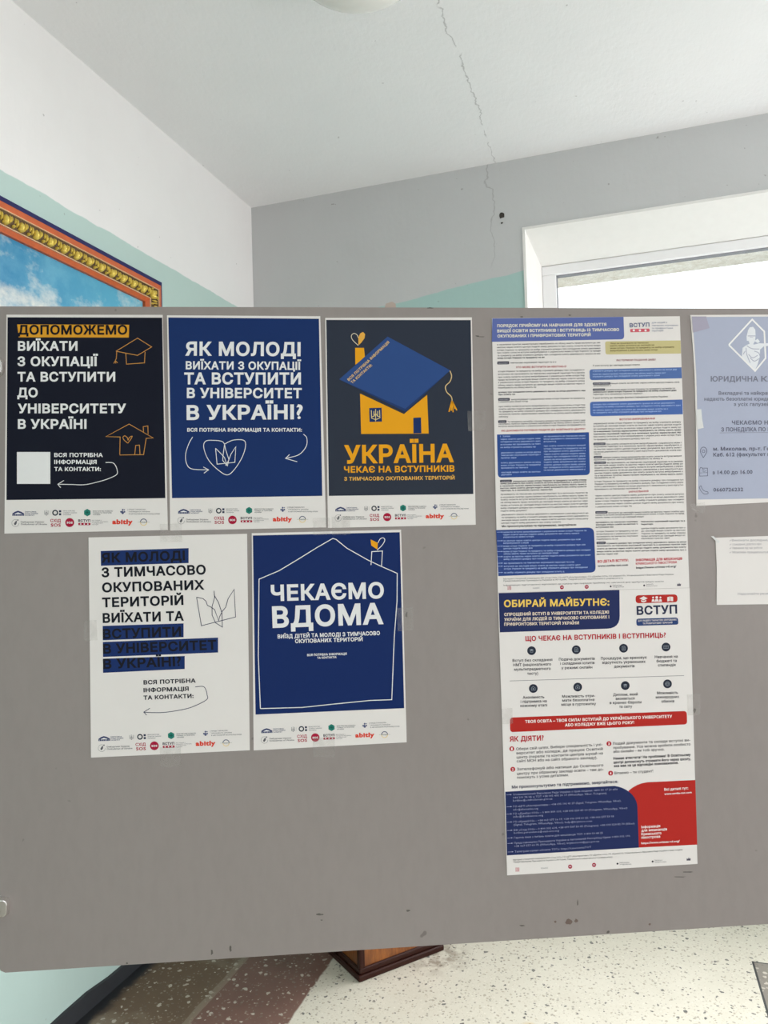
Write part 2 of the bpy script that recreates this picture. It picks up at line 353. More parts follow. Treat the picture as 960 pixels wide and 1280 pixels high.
dk = plain('dark_red_wood', (.030, .008, .005, 1), .35, vary=.35, scale=30, spec=.2)
G().box(-.166, -.166, .03, .166, .166, 1.0, PM).obj('body', m, ped, bevel=.003)
g = G(); g.box(-.18, -.18, 0, .18, .18, .020, PM); g.box(-.173, -.173, .020, .173, .173, .040, PM); g.obj('base_moulding', dk, ped, bevel=.004)
g = G(); g.box(-.175, -.175, 1.0, .175, .175, 1.02, PM); g.box(-.19, -.19, 1.02, .19, .19, 1.045, PM); g.obj('top_slab', dk, ped, bevel=.004)
g = G()
for s in (-1, 1):
    g.box(s * .162 - .012, -.171, .04, s * .162 + .012, -.16, 1.0, PM)
    g.box(-.171, s * .162 - .012, .04, -.16, s * .162 + .012, 1.0, PM)
g.obj('corner_strip', dk, ped, bevel=.002)
# ------------------------------------------------------------------ display board
BD = Vector((0.92482611, 0.38028027, -0.00914253)).normalized()
BV = (Vector((0, 0, 1)) - BD * BD.z).normalized(); BN = BD.cross(BV).normalized()     # BN faces the viewer
BO = CAM + FW * 1.46
def bp(px, py):
    """where on the board's face the sight line through a measured point of the photograph lands: (along, up) in metres"""
    d = FW + RX * ((px - 480) / FPX) + UP * (-(py - 640) / FPX)
    t = (BO - CAM).dot(BN) / d.dot(BN); q = CAM + d * t - BO
    return q.dot(BD), q.dot(BV)
BM = Matrix(((BD.x, BV.x, BN.x, BO.x), (BD.y, BV.y, BN.y, BO.y), (BD.z, BV.z, BN.z, BO.z), (0, 0, 0, 1)))
bl_, br_ = bp(4, 1216), bp(960, 1155)
sl = (br_[1] - bl_[1]) / (br_[0] - bl_[0]); top_l, top_r = bp(0, 383), bp(960, 385.6)
st_ = (top_r[1] - top_l[1]) / (top_r[0] - top_l[0])
x0, x1 = bp(-4, 800)[0], bp(1230, 800)[0]
zb = lambda x: bl_[1] + (x - bl_[0]) * sl
zt = lambda x: top_l[1] + (x - top_l[0]) * st_
foot_z = -BO.z
board = tag(empty('display_board', BO + BD * ((x0 + x1) / 2) + Vector((0, 0, -BO.z))), 'large grey laminate display board with posters taped on it', 'display board')
BI = Matrix.Translation(board.location).inverted() @ BM
m = bpy.data.materials.new('grey_laminate'); t = NT(m); p = t.pos()
n = t.noise(p, 2.5, 4); n2 = t.noise(t.scale(p, (1, 1, .4)), 60, 3)
c = t.mix(n, (.296, .264, .252, 1), (.320, .288, .276, 1))
c = t.mix(t.mapr(n2, .4, .7, 0, .12), c, (.20, .185, .17, 1))
c = t.mix(t.mapr(t.noise(p, 34, 2, .4), .755, .79, 0, .45), c, (.075, .06, .055, 1))        # small scuffs
t.l(c, t.b.inputs['Base Color']); t.b.inputs['Roughness'].default_value = .42; t.b.inputs['Specular IOR Level'].default_value = .35
th = .018; r = .012
out = [(x0, zb(x0) + .018), (x0 + .006, zb(x0) + .004), (x0 + .014, zb(x0)), (x1 - .014, zb(x1)), (x1, zb(x1) + .014), (x1, zt(x1) - .01), (x1 - .01, zt(x1)), (x0 + .001, zt(x0)), (x0, zt(x0) - .001)]
g = G(); nn = len(out)
g.v = [BI @ Vector((a, b, 0)) for a, b in out] + [BI @ Vector((a, b, -th)) for a, b in out]
g.f = [tuple(range(nn)), tuple(range(2 * nn - 1, nn - 1, -1))] + [(i, nn + i, nn + (i + 1) % nn, (i + 1) % nn) for i in range(nn)]
g.obj('panel', m, board)
chrome = plain('chrome', (.86, .84, .82, 1), .28, 1.0, vary=.05)
def rot_to(a, b):
    return (b - a).to_track_quat('Z', 'Y').to_matrix().to_4x4()
for sx in (-1, 1):
    xe = x0 if sx < 0 else x1; xp = xe + sx * .034
    a = BI @ Vector((xp, 0, -th / 2)); 
    G().lathe([(.0155, .03), (.0155, 2.02), (.010, 2.03)], (a.x, a.y, 0), 20).obj('post', chrome, board, smooth=False)
    g = G(); R4 = Matrix(((BD.x, BN.x, 0, a.x), (BD.y, BN.y, 0, a.y), (0, 0, 1, 0), (0, 0, 0, 1)))
    g.box(-.025, -.26, .0, .025, .26, .03, R4); g.obj('foot', plain('black_foot', (.03, .03, .03, 1), .5), board, bevel=.006)
    for py in (459, 1132.5):
        zc_ = bp(0, py)[1]
        g = G()
        # rounded jaws gripping the board edge, front and back, with a stem to the post
        e_in = xe - sx * (abs(bp(5.5 if py < 800 else 12.3, py)[0] - x0))
        for zf in (.0, -th - .012):
            n_ = 14; b = len(g.v); hh = .0165
            ol = [(xe + sx * .012, zc_ - hh), (xe + sx * .012, zc_ + hh), (e_in + sx * .006, zc_ + hh), (e_in + sx * .0015, zc_ + hh * .8), (e_in, zc_ + hh * .4), (e_in, zc_ - hh * .4), (e_in + sx * .0015, zc_ - hh * .8), (e_in + sx * .006, zc_ - hh)]
            k = len(ol)
            g.v += [BI @ Vector((p_[0], p_[1], zf)) for p_ in ol] + [BI @ Vector((p_[0] + sx * .001, zc_ + (p_[1] - zc_) * .9, zf + .012)) for p_ in ol]
            g.f += [tuple(b + i for i in range(k)), tuple(b + 2 * k - 1 - i for i in range(k))] + [(b + i, b + k + i, b + k + (i + 1) % k, b + (i + 1) % k) for i in range(k)]
        b = len(g.v)
        for q in ((xe, -1), (xp, -1), (xp, 1), (xe, 1)):
            for zf in (0.010, -th - .010): g.v.append(BI @ Vector((q[0], zc_ + q[1] * .010, zf)))
        g.f += [tuple(b + i for i in q) for q in ((0, 2, 4, 6), (7, 5, 3, 1), (0, 1, 3, 2), (2, 3, 5, 4), (4, 5, 7, 6), (6, 7, 1, 0))]
        tag(g.obj('clamp', chrome, board, bevel=.0012), 'chrome clamp')
# specific scuffs on the board face
sc_mat = plain('scuff_brown', (.17, .125, .108, 1), .7, vary=.3, scale=90)
sc_dark = plain('scuff_dark', (.12, .11, .10, 1), .7, vary=.3, scale=90)
for (px, py, w_, h_, mm) in ((711, 1152, 5, 4.5, sc_mat), (720, 1151, 2.5, 3, sc_mat), (694, 1152, 1.6, 1.5, sc_mat), (653, 1157, 4, 1, sc_dark), (722, 1128, 1, 5, sc_dark), (760, 1165, 2, 2.2, sc_dark), (812, 1155, 2, 1.5, sc_mat),
                          (400, 1143, 5, 1.6, sc_dark), (402, 1150, 2.5, 1, sc_dark), (510, 1138, 3, 1.5, sc_dark), (265, 1190, 2, 4, sc_dark), (288, 1186, 2, 4, sc_dark), (159, 1204, 1.5, 1.2, sc_dark), (597, 420, 3, .8, sc_dark), (602, 421, 6, .5, sc_dark),
                          (868, 888, 2, 3, sc_dark), (508, 768, 1.5, 4, sc_dark), (652, 396, 2, 1, sc_dark), (712, 394, 2, 1, sc_dark), (860, 1090, 8, .8, sc_dark), (850, 1096, 10, .6, sc_dark), (538, 385, 5, .8, sc_dark)):
    n_ = 11; ps = []
    for i in range(n_):
        a = i * 2 * math.pi / n_; k = random.uniform(.55, 1.1); q = bp(px + math.cos(a) * w_ * k, py - math.sin(a) * h_ * k); ps.append(BI @ Vector((q[0], q[1], .0004)))
    G().quad(*ps).obj('scuff_mark', mm, board)
# ------------------------------------------------------------------ glyph outlines of the built-in font, weight added by offsetting the outline
GL = {}; RAW = {}
SPECIAL = set('ІЇіїЙй')
def raw(ch, res):
    if (ch, res) in RAW: return RAW[ch, res]
    c = bpy.data.curves.new('glyph', 'FONT'); c.body = (ch if ch != ' ' else 'H ') + 'H'
    o = bpy.data.objects.new('glyph', c); COL.objects.link(o)
    cv = o.to_curve(bpy.context.evaluated_depsgraph_get())
    loops = []
    for s in cv.splines:
        pts = []; bpt = s.bezier_points
        if len(bpt) == 0: loops.append([(p.co.x, p.co.y) for p in s.points]); continue
        for i in range(len(bpt)):
            a, b = bpt[i], bpt[(i + 1) % len(bpt)]
            d = b.co - a.co
            straight = d.length < 1e-9 or ((a.handle_right - a.co).cross(d).length < 1e-5 and (b.handle_left - b.co).cross(d).length < 1e-5)
            k = 1 if straight else res
            q = geometry.interpolate_bezier(a.co, a.handle_right, b.handle_left, b.co, k + 1)
            pts += [(p.x, p.y) for p in q[:-1]]
        loops.append(pts)
    o.to_curve_clear()
    bpy.data.objects.remove(o); bpy.data.curves.remove(c)
    if ch == ' ':
        h0 = min(p[0] for p in loops[0]); h1 = min(p[0] for p in loops[1])
        r_ = ([], h1 - h0 - raw('H', res)[1])
    else:
        last = loops.pop()
        hl = min(p[0] for p in last)
        if ch == 'H': r_ = (loops, hl - min(p[0] for p in loops[0]))
        else: r_ = (loops, hl - HLSB)
    RAW[ch, res] = r_; return r_
HLSB = 0.0
_c = raw('H', 3)
HLSB = min(p[0] for p in _c[0][0]); LATIN = max(p[1] for p in _c[0][0]); CAPH = max(p[1] for l in raw('Н', 3)[0] for p in l)
STEM = None
def offset(loop, d):
    p = []
    for q in loop:
        if not p or (abs(q[0] - p[-1][0]) + abs(q[1] - p[-1][1])) > 1e-5: p.append(q)
    if len(p) > 2 and (abs(p[0][0] - p[-1][0]) + abs(p[0][1] - p[-1][1])) < 1e-5: p.pop()
    n = len(p)
    if n < 3 or d == 0: return p
    o = []
    for i in range(n):
        a, b, c = p[i - 1], p[i], p[(i + 1) % n]
        e1 = Vector((b[0] - a[0], b[1] - a[1])).normalized(); e2 = Vector((c[0] - b[0], c[1] - b[1])).normalized()
        n1 = Vector((-e1.y, e1.x)); n2 = Vector((-e2.y, e2.x)); m_ = n1 + n2
        if m_.length < .2: m_ = n1
        m_.normalize(); k = d / max(.5, m_.dot(n1)); o.append((b[0] + m_.x * k, b[1] + m_.y * k))
    return o
def area2(l): return sum(l[i - 1][0] * l[i][1] - l[i][0] * l[i - 1][1] for i in range(len(l)))
def rect(x0, y0, x1, y1): return [(x0, y0), (x0, y1), (x1, y1), (x1, y0)]
def fill(loops):
    V = []; E_ = []
    for l in loops:
        b = len(V); V += [Vector(q) for q in l]; E_ += [(b + i, b + (i + 1) % len(l)) for i in range(len(l))]
    if not V: return [], []
    vo, _, fo, *_r = geometry.delaunay_2d_cdt(V, E_, [], 0, 1e-6)
    tris = []
    for f in fo:
        cx = sum(vo[i].x for i in f) / 3; cy = sum(vo[i].y for i in f) / 3; w = 0
        for l in loops:
            for i in range(len(l)):
                a, b = l[i - 1], l[i]
                if (a[1] <= cy) != (b[1] <= cy):
                    xx = a[0] + (cy - a[1]) / (b[1] - a[1]) * (b[0] - a[0])
                    if xx > cx: w += 1 if b[1] > a[1] else -1
        if w: tris.append(tuple(f))
    return [(q.x, q.y) for q in vo], tris
def glyph(ch, wt, res):
    k = (ch, wt, res)
    if k in GL: return GL[k]
    base = {'І': 'I', 'Ї': 'I', 'ї': 'i', 'і': 'i'}.get(ch, ch)
    loops, adv = raw(base, res)
    if ord(base) < 0x400 and ch not in 'ІЇ' and base != ' ':             # both alphabets to one size
        kk = CAPH / LATIN; loops = [[(p[0] * kk, p[1] * kk) for p in l] for l in loops]; adv *= kk
    hs = raw('l', res)[0][0]; sw = (max(p[0] for p in hs) - min(p[0] for p in hs)) * CAPH / LATIN       # regular stem
    if ch in 'ІЇ':
        loops = [rect(.07, 0, .07 + sw, CAPH)]; adv = .14 + sw
        if ch == 'Ї':
            cx = .07 + sw / 2; h = sw * .52; gp = sw * 1.0
            loops += [rect(cx - gp - h, CAPH + .125, cx - gp + h, CAPH + .125 + 2 * h), rect(cx + gp - h, CAPH + .125, cx + gp + h, CAPH + .125 + 2 * h)]
    elif ch == 'ї':
        body = [l for l in loops if min(p[1] for p in l) < .1]; xs = [p[0] for l in body for p in l]; cx = (min(xs) + max(xs)) / 2; top = max(p[1] for l in body for p in l); h = sw * .5
        loops = body + [rect(cx - h * 2.7, top + .09, cx - h * .7, top + .09 + 2 * h), rect(cx + h * .7, top + .09, cx + h * 2.7, top + .09 + 2 * h)]
    if loops:
        big = max(loops, key=lambda l: abs(area2(l)))
        d = wt if area2(big) < 0 else -wt        # clockwise outlines grow to their left
        dk = lambda l: d * .35 if ch in '?!' and max(p[1] for p in l) < .25 else d * .8 if ch in '?!' else d
        loops = [q for q in (offset(l, dk(l)) for l in loops) if len(q) > 2]
    GL[k] = (fill(loops), adv + wt * 1.1); return GL[k]
def run_text(s, wt, res):
    """verts (x in em), tris, xmin, xmax"""
    V = []; F = []; x = 0
    for ch in s:
        (vs_, ts), adv = glyph(ch, wt, res); b = len(V)
        V += [(x + q[0], q[1]) for q in vs_]; F += [tuple(b + i for i in t_) for t_ in ts]; x += adv
    xs = [q[0] for q in V]
    return V, F, min(xs), max(xs)
# ------------------------------------------------------------------ posters
class Poster:
    """a printed sheet on the board. Coordinates are measured on an enlargement (origin ox, oy, factor k) and laid on the board's face"""
    def __init__(s, name, label, ox, oy, k, outline, paper, cat='poster', group=None, thick=.0011, base=.0002):
        s.k, s.ox, s.oy = k, ox, oy; s.parts = {}; s.face = base + thick
        P2 = [s.b(q) for q in outline]
        s.c = (sum(q[0] for q in P2) / len(P2), sum(q[1] for q in P2) / len(P2))
        n = len(P2); v = [(a - s.c[0], b - s.c[1], base) for a, b in P2] + [(a - s.c[0], b - s.c[1], base + thick) for a, b in P2]
        if sum(P2[i - 1][0] * P2[i][1] - P2[i][0] * P2[i - 1][1] for i in range(n)) < 0:
            f = [tuple(range(n)), tuple(range(2 * n - 1, n - 1, -1))] + [(i, n + i, n + (i + 1) % n, (i + 1) % n) for i in range(n)]
        else:
            f = [tuple(range(n - 1, -1, -1)), tuple(range(n, 2 * n))] + [(i, (i + 1) % n, n + (i + 1) % n, n + i) for i in range(n)]
        s.o = mesh(name, v, f, paper); s.o.matrix_world = BM @ Matrix.Translation((s.c[0], s.c[1], 0))
        tag(s.o, label, cat, group)
    def b(s, q): return bp(s.ox + q[0] / s.k, s.oy + q[1] / s.k)
    def view(s, ox, oy, k): s.ox, s.oy, s.k = ox, oy, k; return s
    def add(s, part, pts, faces, mat, layer):
        d = s.parts.setdefault(part, dict(v=[], f=[], m=[], mats=[]))
        if mat not in d['mats']: d['mats'].append(mat)
        i = d['mats'].index(mat); b = len(d['v']); z = s.face + .00012 * layer
        for q in pts:
            a = s.b(q); d['v'].append((a[0] - s.c[0], a[1] - s.c[1], z))
        d['f'] += [tuple(b + j for j in f) for f in faces]; d['m'] += [i] * len(faces)
    def poly(s, part, pts, mat, layer=1):
        l = [tuple(p) for p in pts]
        if area2(l) > 0: l = l[::-1]
        v, t_ = fill([l]); s.add(part, v, [f[::-1] for f in t_], mat, layer)
    def rpoly(s, part, pts, radii, mat, layer=1, n=6):
        o = []; N = len(pts)
        for i, p in enumerate(pts):
            r_ = radii[i] if isinstance(radii, (list, tuple)) else radii
            p = Vector(p); a = Vector(pts[i - 1]); c = Vector(pts[(i + 1) % N])
            if r_ <= 0: o.append(tuple(p)); continue
            p0 = p + (a - p).normalized() * r_; p1 = p + (c - p).normalized() * r_
            for j in range(n + 1):
                t_ = j / n; w = t_ * (1 - t_) * 2 * .82
                q = p0 * (1 - t_) ** 2 + p1 * t_ ** 2 + p * (2 * t_ * (1 - t_)); o.append(tuple(q))
        s.poly(part, o, mat, layer)
    def disc(s, part, c, r_, mat, layer=2, n=24, ry=None):
        s.poly(part, [(c[0] + r_ * math.cos(i * 2 * math.pi / n), c[1] + (ry or r_) * math.sin(i * 2 * math.pi / n)) for i in range(n)], mat, layer)
    def ring(s, part, c, r_, w, mat, layer=2, a0=0, a1=360, n=28):
        s.line(part, [(c[0] + r_ * math.cos(math.radians(a0 + (a1 - a0) * i / n)), c[1] + r_ * math.sin(math.radians(a0 + (a1 - a0) * i / n))) for i in range(n + 1)], w, mat, layer)
    def line(s, part, pts, w, mat, layer=2, smooth=False, close=False):
        pts = [Vector(p) for p in pts]
        if close: pts.append(pts[0])
        if smooth:
            o = []
            for i in range(len(pts) - 1):
                a, b, c, d = pts[max(0, i - 1)], pts[i], pts[i + 1], pts[min(len(pts) - 1, i + 2)]
                for j in range(6):
                    t_ = j / 6
                    o.append(.5 * ((2 * b) + (c - a) * t_ + (2 * a - 5 * b + 4 * c - d) * t_ ** 2 + (3 * b - a - 3 * c + d) * t_ ** 3))
            pts = o + [pts[-1]]
        q = [pts[0]]
        for p in pts[1:]:
            if (p - q[-1]).length > 1e-3: q.append(p)
        pts = q; N = len(pts); v = []; f = []
        for i in range(N):
            a = pts[max(0, i - 1)]; c = pts[min(N - 1, i + 1)]
            e1 = (pts[i] - a).normalized() if i else (c - pts[i]).normalized(); e2 = (c - pts[i]).normalized() if i < N - 1 else e1
            n1 = Vector((-e1.y, e1.x)); n2 = Vector((-e2.y, e2.x)); m_ = n1 + n2
            m_ = n1 if m_.length < .3 else m_.normalized(); k = w / 2 / max(.45, m_.dot(n1))
            v += [tuple(pts[i] + m_ * k), tuple(pts[i] - m_ * k)]
        for i in range(N - 1): f.append((2 * i, 2 * i + 2, 2 * i + 3, 2 * i + 1))
        s.add(part, v, f, mat, layer)
    def text(s, part, string, x0, y0, x1, y1, cap, wt, mat, layer=3, res=3, just=False):
        """baseline from (x0, y0) to (x1, y1); cap = height of a capital"""
        V, F, a, b = run_text(string, wt, res)
        sx = 1.0 / (b - a); d = Vector((x1 - x0, y1 - y0)); up = Vector((d.y, -d.x)).normalized() * (cap / (CAPH + 2 * wt))
        p0 = Vector((x0, y0)) ; out_ = []
        for x, y in V:
            q = p0 + d * ((x - a) * sx) + up * (y + wt); out_.append((q.x, q.y))
        s.add(part, out_, F, mat, layer)
    def done(s, labels={}):
        made = {}
        for k, d in sorted(s.parts.items(), key=lambda e: '>' in e[0]):
            top, _, sub = k.partition('>')
            made[k] = mesh((sub or top).split('#')[0], d['v'], d['f'], d['mats'], d['m'], made.get(top, s.o) if sub else s.o)
        return s.o
B_ = .036; BB = .030; SB = .022; RG = .0
paper = plain('poster_paper', ink(204, 197, 191), .5, vary=.02, scale=20, spec=.3)
wht = I(206, 203, 200); blk = I(24, 25, 29); navy = I(13, 17, 30); navy3 = I(40, 45, 56); blue = I(18, 41, 86); orange = I(196, 137, 36); orange_l = I(182, 128, 62)
gold_t = I(208, 142, 22)
red_d = I(150, 22, 50); red_o = I(196, 58, 40); grey_t = I(96, 95, 100)
def logos(P, a, b, ka=1.0):
    """strip of supporters' logos; a and b: where the first logo's foot and the last ring's centre stand"""
    A0, B0 = Vector((68, 1128)), Vector((767, 1165)); A, B = Vector(a), Vector(b)
    d0, d1 = B0 - A0, B - A; s_ = d1.length / d0.length; th_ = math.atan2(d1.y, d1.x) - math.atan2(d0.y, d0.x); c_, n_ = math.cos(th_) * s_, math.sin(th_) * s_
    class T:                                     # the same strip, moved
        pass
    def X(p): p = Vector(p) - A0; return (A.x + p.x * c_ - p.y * n_, A.y + p.x * n_ + p.y * c_)
    def tx(part, st, x0, y0, x1, cap, wt, mat, res=2):
        q0, q1 = X((x0, y0)), X((x1, y0)); P.text(part if part[5:] in ('sos', 'wordmark') else part + '>logo_lettering', st, q0[0], q0[1], q1[0], q1[1], cap * s_, wt, mat, 2, res)
    sl_ = -.028 * 0
    n1 = I(52, 58, 92)
    L = 'logo#building'
    P.poly(L, [X(p) for p in ((67, 1130), (68, 1117), (74, 1114), (80, 1109), (98, 1103), (116, 1109), (123, 1114), (130, 1117), (131, 1130))], n1)
    P.poly(L, [X(p) for p in ((80, 1119), (98, 1112), (117, 1119), (117, 1121), (80, 1121))], wht, 2)
    for i in range(6): P.line(L, [X((74 + i * 10, 1122)), X((74 + i * 10, 1129))], 1.6 * s_, wht, 2)
    P.line(L, [X((136, 1104)), X((136, 1131))], 1.2 * s_, n1)
    for i, (st, x) in enumerate((('ВЕРХОВНА', 196), ('РАДА УКРАЇНИ', 204), ('КОМІТЕТ', 186))): tx(L, st, 140, 1112 + i * 9, x, 6, .02, n1)
    L = 'logo#trident'
    for pts in (((240, 1102), (240, 1122), (249, 1126), (258, 1122), (258, 1102)), ((249, 1100), (249, 1130)), ((240, 1118), (246, 1116), (249, 1108), (252, 1116), (258, 1118))): P.line(L, [X(p) for p in pts], 2.4 * s_, I(120, 118, 118))
    P.line(L, [X((268, 1102)), X((268, 1126))], .9 * s_, I(150, 148, 146))
    L = 'logo#education'
    P.ring(L, X((296, 1114)), 12.5 * s_, 6.5 * s_, I(44, 50, 58))
    for y in (1106, 1122): P.poly(L, [X(p) for p in ((316, y - 5.5), (328, y - 5.5), (328, y + 5.5), (316, y + 5.5))], I(44, 50, 70))
    for i, (st, x) in enumerate((('МІНІСТЕРСТВО', 402), ('ОСВІТИ І НАУКИ', 411), ('УКРАЇНИ', 380))): tx(L, st, 338, 1107 + i * 10, x, 5.5, .012, I(90, 92, 98))
    L = 'logo#hexagon'
    P.poly(L, [X((467 + 20 * math.sin(i * math.pi / 3), 1113 - 20 * math.cos(i * math.pi / 3))) for i in range(6)], I(36, 112, 98))
    for i in range(6): P.line(L, [X((467, 1113)), X((467 + 12 * math.sin(i * math.pi / 3 + .5), 1113 - 12 * math.cos(i * math.pi / 3 + .5)))], 2.4 * s_, I(20, 74, 66), 2)
    for i, (st, x) in enumerate((('МІНІСТЕРСТВО РОЗВИТКУ', 604), ('ГРОМАД ТА ТЕРИТОРІЙ', 596), ('УКРАЇНИ', 536))): tx(L, st, 497, 1108 + i * 9.5, x, 6, .022, I(92, 94, 96))
    L = 'logo#office'
    for dx, dy, r_ in ((0, -9, 6), (-9, 2, 6), (9, 2, 6), (0, 8, 8), (-1, 0, 5), (9, -9, 4)): P.disc(L, X((656 + dx, 1107 + dy)), r_ * .8 * s_, I(72, 78, 108), 2, 8)
    P.line(L, [X((683, 1092)), X((683, 1104))], 1.2 * s_, I(110, 110, 120))
    for i, (st, x) in enumerate((('ПРЕДСТАВНИЦТВО', 778), ('ПРЕЗИДЕНТА УКРАЇНИ', 800), ('В АВТОНОМНІЙ РЕСПУБЛІЦІ КРИМ', 853))): tx(L, st, 688, 1099 + i * 12, x, 6, .012, I(84, 84, 90))
    L = 'logo#ombudsman'
    P.ring(L, X((84, 1169)), 19 * s_, 1.6 * s_, I(110, 108, 110), 2, 0, 300)
    P.poly(L, [X(p) for p in ((76, 1172), (84, 1160), (92, 1155), (91, 1170), (84, 1180), (78, 1178))], I(84, 82, 86)); P.disc(L, X((97, 1153)), 4 * s_, I(90, 88, 92), 2, 8)
    for i, (st, x) in enumerate((('Омбудсман України', 236), ('Ombudsman of Ukraine', 252))): tx(L, st, 112, 1167 + i * 12, x, 8.5, .016, I(84, 82, 84))
    L = 'logo#sos'
    tx(L, 'СХІД', 270, 1164, 326, 17, .03, red_d); tx(L, 'SOS', 272, 1188, 326, 17, .03, red_d)
    L = 'logo#round'
    P.disc(L, X((373, 1166)), 24 * s_, red_d, 1); tx(L, 'SOS', 357, 1172, 389, 11, .05, wht)
    L = 'logo#admission'
    tx(L, 'ВСТУП', 419, 1163, 483, 14, .04, I(56, 52, 60))
    q = [X(p) for p in ((419, 1168), (484, 1168), (484, 1180), (419, 1180))]; P.rpoly(L, q, 4 * s_, red_d, 1)
    for x in (432, 451, 470): P.disc(L, X((x, 1174)), 4 * s_, wht, 2, 8)
    for i, (st, x) in enumerate((('для людей з', 543), ('тимчасово окупованих', 578), ('та прифронтових', 550), ('територій', 525))): tx(L, st, 491, 1156 + i * 7.6, x, 5, .004, I(96, 94, 98))
    L = 'logo#wordmark'
    tx(L, 'abitly', 600, 1175, 709, 26, .055, red_o, 4)
    L = 'logo#ring'
    P.ring(L, X((767, 1164)), 17 * s_, 4.2 * s_, I(74, 80, 104), 2, 180, 360); P.ring(L, X((767, 1164)), 17 * s_, 3.4 * s_, I(206, 180, 110), 2, 0, 180)
    P.line(L, [X((735, 1164)), X((800, 1164))], 1.4 * s_, I(140, 140, 130)); tx(L, 'УКРАЇНА', 752, 1168, 784, 6, .01, I(110, 112, 112))
ARROW = ((565, 846), (600, 847), (616, 860), (626, 885), (625, 908), (595, 926), (540, 945), (455, 964), (380, 963), (310, 962))
# ---- poster: dark, "we will help"
P = Poster('poster', 'black poster with white heading and an orange strip behind its first word', 0, 380, 4.268, [(36, 58), (868, 59), (896, 1206), (25, 1225)], paper, group='admission posters taped to the board')
P.poly('printed_field', [(42, 72), (866, 74), (883, 1036), (36, 1046)], navy)
P.poly('highlight_strip', [(93, 110), (690, 112), (688, 180), (102, 179)], orange, 2)
P.text('heading_lettering', 'ДОПОМОЖЕМО', 98, 165, 680, 165, 52, B_, I(14, 15, 24), 4, 5)
for st, x0_, x1_, y in (('ВИЇХАТИ', 97, 415, 251), ('З ОКУПАЦІЇ', 95, 524, 333), ('ТА ВСТУПИТИ', 95, 616, 415), ('ДО', 94, 203, 499), ('УНІВЕРСИТЕТУ', 97, 674, 584), ('В УКРАЇНІ', 97, 463, 667)):
    P.text('heading_lettering', st, x0_, y, x1_, y, 52, B_, wht, 3, 5)
for st, x1_, y in (('ВСЯ ПОТРІБНА', 550, 817), ('ІНФОРМАЦІЯ', 517, 854), ('ТА КОНТАКТИ:', 540, 892)): P.text('caption_lettering', st, 291, y, x1_, y, 22, B_, wht)
dl = lambda *p, s=True: P.line(p[0], p[1], 3.4, orange_l, 2)
dl('cap_drawing', ((620, 253), (735, 183), (810, 230), (735, 275), (620, 253))); dl('cap_drawing', ((624, 255), (622, 290), (617, 303), (608, 318))); dl('cap_drawing', ((617, 303), (619, 318))); dl('cap_drawing', ((617, 303), (628, 315)))
dl('cap_drawing', ((672, 262), (676, 322), (772, 315), (775, 256)))
dl('house_drawing', ((640, 804), (642, 710), (566, 708), (690, 641), (818, 715), (781, 717), (767, 804), (640, 806))); dl('house_drawing', ((720, 803), (725, 755), (745, 753), (748, 803)))
dl('house_drawing', ((767, 688), (765, 655), (790, 651), (791, 694))); P.line('house_drawing', ((683, 743), (664, 727), (657, 712), (668, 704), (682, 716), (684, 727), (692, 712), (706, 706), (700, 720), (683, 743)), 3.4, orange_l, 2, True)
P.line('arrow_drawing', ARROW, 3.6, wht, 2, True); P.line('arrow_drawing', ((342, 942), (310, 962), (325, 980)), 3.6, wht, 2)
P.poly('code_backing', [(92, 790), (270, 790), (270, 960), (92, 960)], wht, 2)
logos(P, (68, 1128), (767, 1165)); P.done()
# ---- poster: blue, "how can young people"
P = Poster('poster', 'blue poster with white heading ending in a question mark and a heart drawing', 200, 380, 4.268, [(38, 61), (855, 66), (886, 1192), (55, 1209)], paper, group='admission posters taped to the board')
P.poly('printed_field', [(45, 73), (848, 80), (866, 1024), (65, 1036)], blue)
for st, x0_, x1_, y0_, y1_, cp in (('ЯК МОЛОДІ', 135, 750, 277, 280, 76), ('ВИЇХАТИ З ОКУПАЦІЇ', 138, 753, 350, 353, 44), ('ТА ВСТУПИТИ', 130, 752, 430, 430, 64), ('В УНІВЕРСИТЕТ', 144, 757, 503, 504, 55), ('В УКРАЇНІ?', 143, 762, 620, 616, 80)):
    P.text('heading_lettering', st, x0_, y0_, x1_, y1_, cp, B_, wht, 3, 5)
P.text('caption_lettering', 'ВСЯ ПОТРІБНА ІНФОРМАЦІЯ ТА КОНТАКТИ:', 146, 682, 757, 682, 20, B_, wht)
wl = lambda part, pts, sm=True: P.line(part, pts, 3.6, wht, 2, sm)
wl('arrow_drawing', ((175, 710), (155, 745), (138, 800), (142, 850), (170, 880), (258, 885))); wl('arrow_drawing', ((232, 870), (260, 885), (235, 903)), False)
wl('arrow_drawing#2', ((765, 695), (783, 715), (780, 760), (740, 805), (672, 823))); wl('arrow_drawing#2', ((692, 803), (670, 824), (732, 842)), False)
wl('heart_drawing', ((345, 748), (330, 733), (290, 728), (245, 732), (234, 765), (258, 830), (310, 885), (360, 912), (400, 880), (440, 815), (457, 755), (445, 727), (390, 727), (345, 748)))
for pts in (((297, 770), (305, 855), (400, 845), (405, 762), (380, 800), (365, 838), (350, 862)), ((297, 770), (322, 795), (345, 820), (358, 860)), ((345, 748), (338, 800), (335, 835), (360, 864), (368, 830), (350, 775), (345, 748))): wl('heart_drawing', pts, False)
logos(P, (98, 1117), (760, 1150)); P.done()
